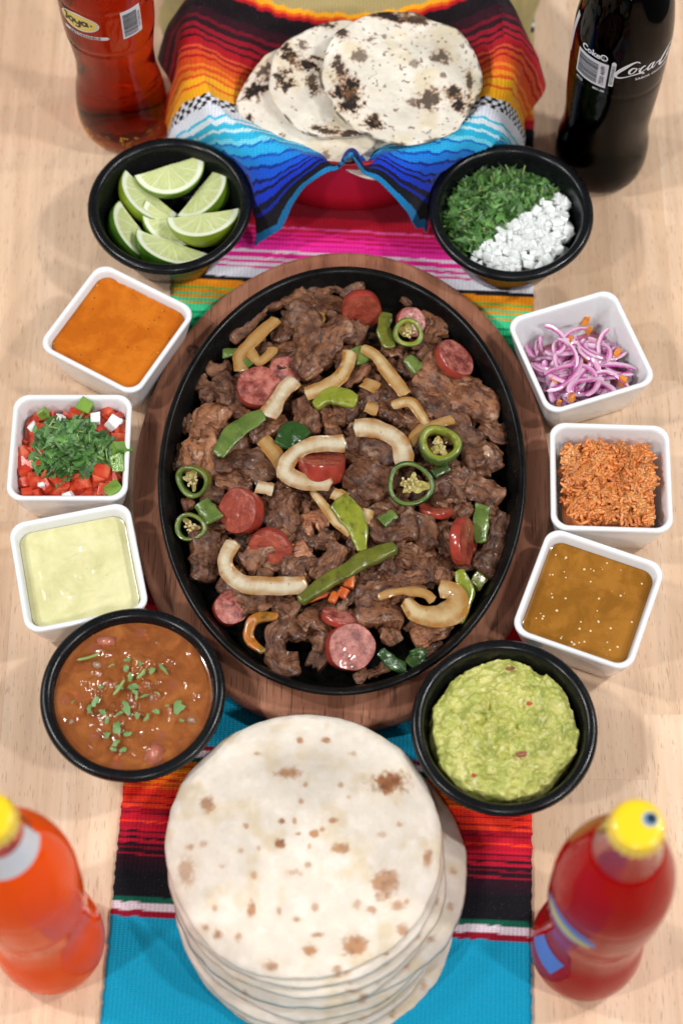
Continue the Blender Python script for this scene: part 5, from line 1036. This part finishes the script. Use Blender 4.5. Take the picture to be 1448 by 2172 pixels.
pe('868 1412 886 1392 882 1374', [30, 40, 30], 2, 'glossy dark green pepper bit at the bottom right', th=.24, lift=.9, kz=2.6)
pe('562 1385 530 1352 540 1312 592 1308', [20, 24, 24, 18], 5, 'orange and green pepper hook near the lower left rim', th=.2, lift=.9)
pe('428 1064 456 1104', [40, 44], 0, 'square green pepper bit at the left edge', th=.2, lift=1.2)
pe('808 1108 838 1088', 26, 0, 'short green pepper bit above the middle beef strip', lift=1.3)
pe('470 750 502 745', 20, 0, 'thin green pepper tip at the upper left edge', lift=1.0)
pe('516 764 532 774', 22, 0, 'small green pepper bit above the big pink sausage round', lift=1.0)
pe('918 1006 952 988', 22, 2, 'dark green pepper bit below the thick jalapeno ring', lift=1.1)
pe('742 1218 736 1248', 26, 4, 'upper orange pepper bit under the long olive strip', th=.2, lift=1.2)
pe('700 1262 716 1270', 22, 4, 'orange pepper bit below the long olive strip', th=.2, lift=1.2)
pe('722 1266 730 1250', 22, 4, 'orange pepper bit right of the one below the long olive strip', th=.2, lift=1.25)
pe('650 1272 672 1264 695 1254', 14, 4, 'thin red pepper sliver along the lower edge of the long olive strip', th=.12, lift=1.3)
M_JMEM = m_pepper('jalapeno_membrane', (.30, .26, .05), (.46, .38, .10), (.30, .12, .02)); M_JSEED = m_flat('jalapeno_seed', (.58, .45, .22), .5)
def jring(u, v, z, r, n, wall, h, mi, label, fillk=.5, ecc=.9):
    px = pxcm(u, v, z); r = r/px; n = unit(cols(*n)); C = at(u, v, z); e1 = unit(np.cross(n, (.2, .9, .3))); e2 = np.cross(n, e1)
    B = thing('jalapeno_ring', label, 'jalapeno', C, 'jalapeno rings in the skillet')
    a = np.linspace(0, 2*np.pi, 64, endpoint=False); rim = r*(1+.05*np.cos(3*a+u)+.03*np.cos(2*a+v))
    sec = [(1, -.5), (1.02, -.2), (1.02, .2), (1, .42), (1-wall*.25, .5), (1-wall*.75, .48), (1-wall, .3), (1-wall*1.05, -.3), (1-wall*.6, -.5), (1, -.5)]
    D = np.cos(a)[None, :, None]*e1+ecc*np.sin(a)[None, :, None]*e2
    P = np.array([s_ for s_, _ in sec])[:, None, None]*(rim[None, :, None]*D)+np.array([h_ for _, h_ in sec])[:, None, None]*h*n
    mk('flesh', P.reshape(-1, 3), gridF(10, 64, True), [GN[mi], GN[0 if mi else 1]], B, mi=np.repeat([0, 0, 0, 0, 1, 1, 1, 1, 0], 64))
    q = np.linspace(.03, 1-wall*.9, 10)[:, None]; lim_ = np.clip(.62+.75*fbm(np.stack([np.cos(a)*1.3+u, np.sin(a)*1.3, 0*a], -1), 2), .3, 1)[None]
    P = (q*lim_)[..., None]*(rim[None, :, None]*D)+n*(-.15*h+.18*fbm((q[..., None]*D*r*3+u), 3))[..., None]
    mk('membrane', P.reshape(-1, 3), gridF(10, 64, True), M_JMEM, B)
    m = int(10+14*fillk); rr_ = NR.uniform(.1, .55*(1-wall), m)*r; ta = NR.uniform(0, 6.28, m)
    L = rr_[:, None]*(np.cos(ta)[:, None]*e1+ecc*np.sin(ta)[:, None]*e2)+n*NR.uniform(.05, .3*h, m)[:, None]
    V, F = scat(sv_*1.25, sf_, randrot(m), L); mk('seeds', V, F, M_JSEED, B)['kind'] = 'stuff'
jring(865, 706, 4.6, 33, (.05, -.1, 1), .34, .75, 0, 'green jalapeno ring with an orange seedy centre near the top')
jring(932, 944, 5.2, 45, (.08, .35, .9), .34, 1.0, 0, 'thick green jalapeno ring at the right of the heap')
jring(870, 1027, 5.2, 51, (-.05, .0, 1), .20, .5, 2, 'large thin dark green jalapeno ring full of seeds', .6)
jring(410, 1020, 3.9, 38, (-.35, -.2, .9), .26, .7, 3, 'charred olive jalapeno ring at the left edge of the heap')
jring(405, 1118, 3.8, 34, (-.2, .0, 1), .28, .7, 3, 'lower olive jalapeno ring at the left edge of the heap')
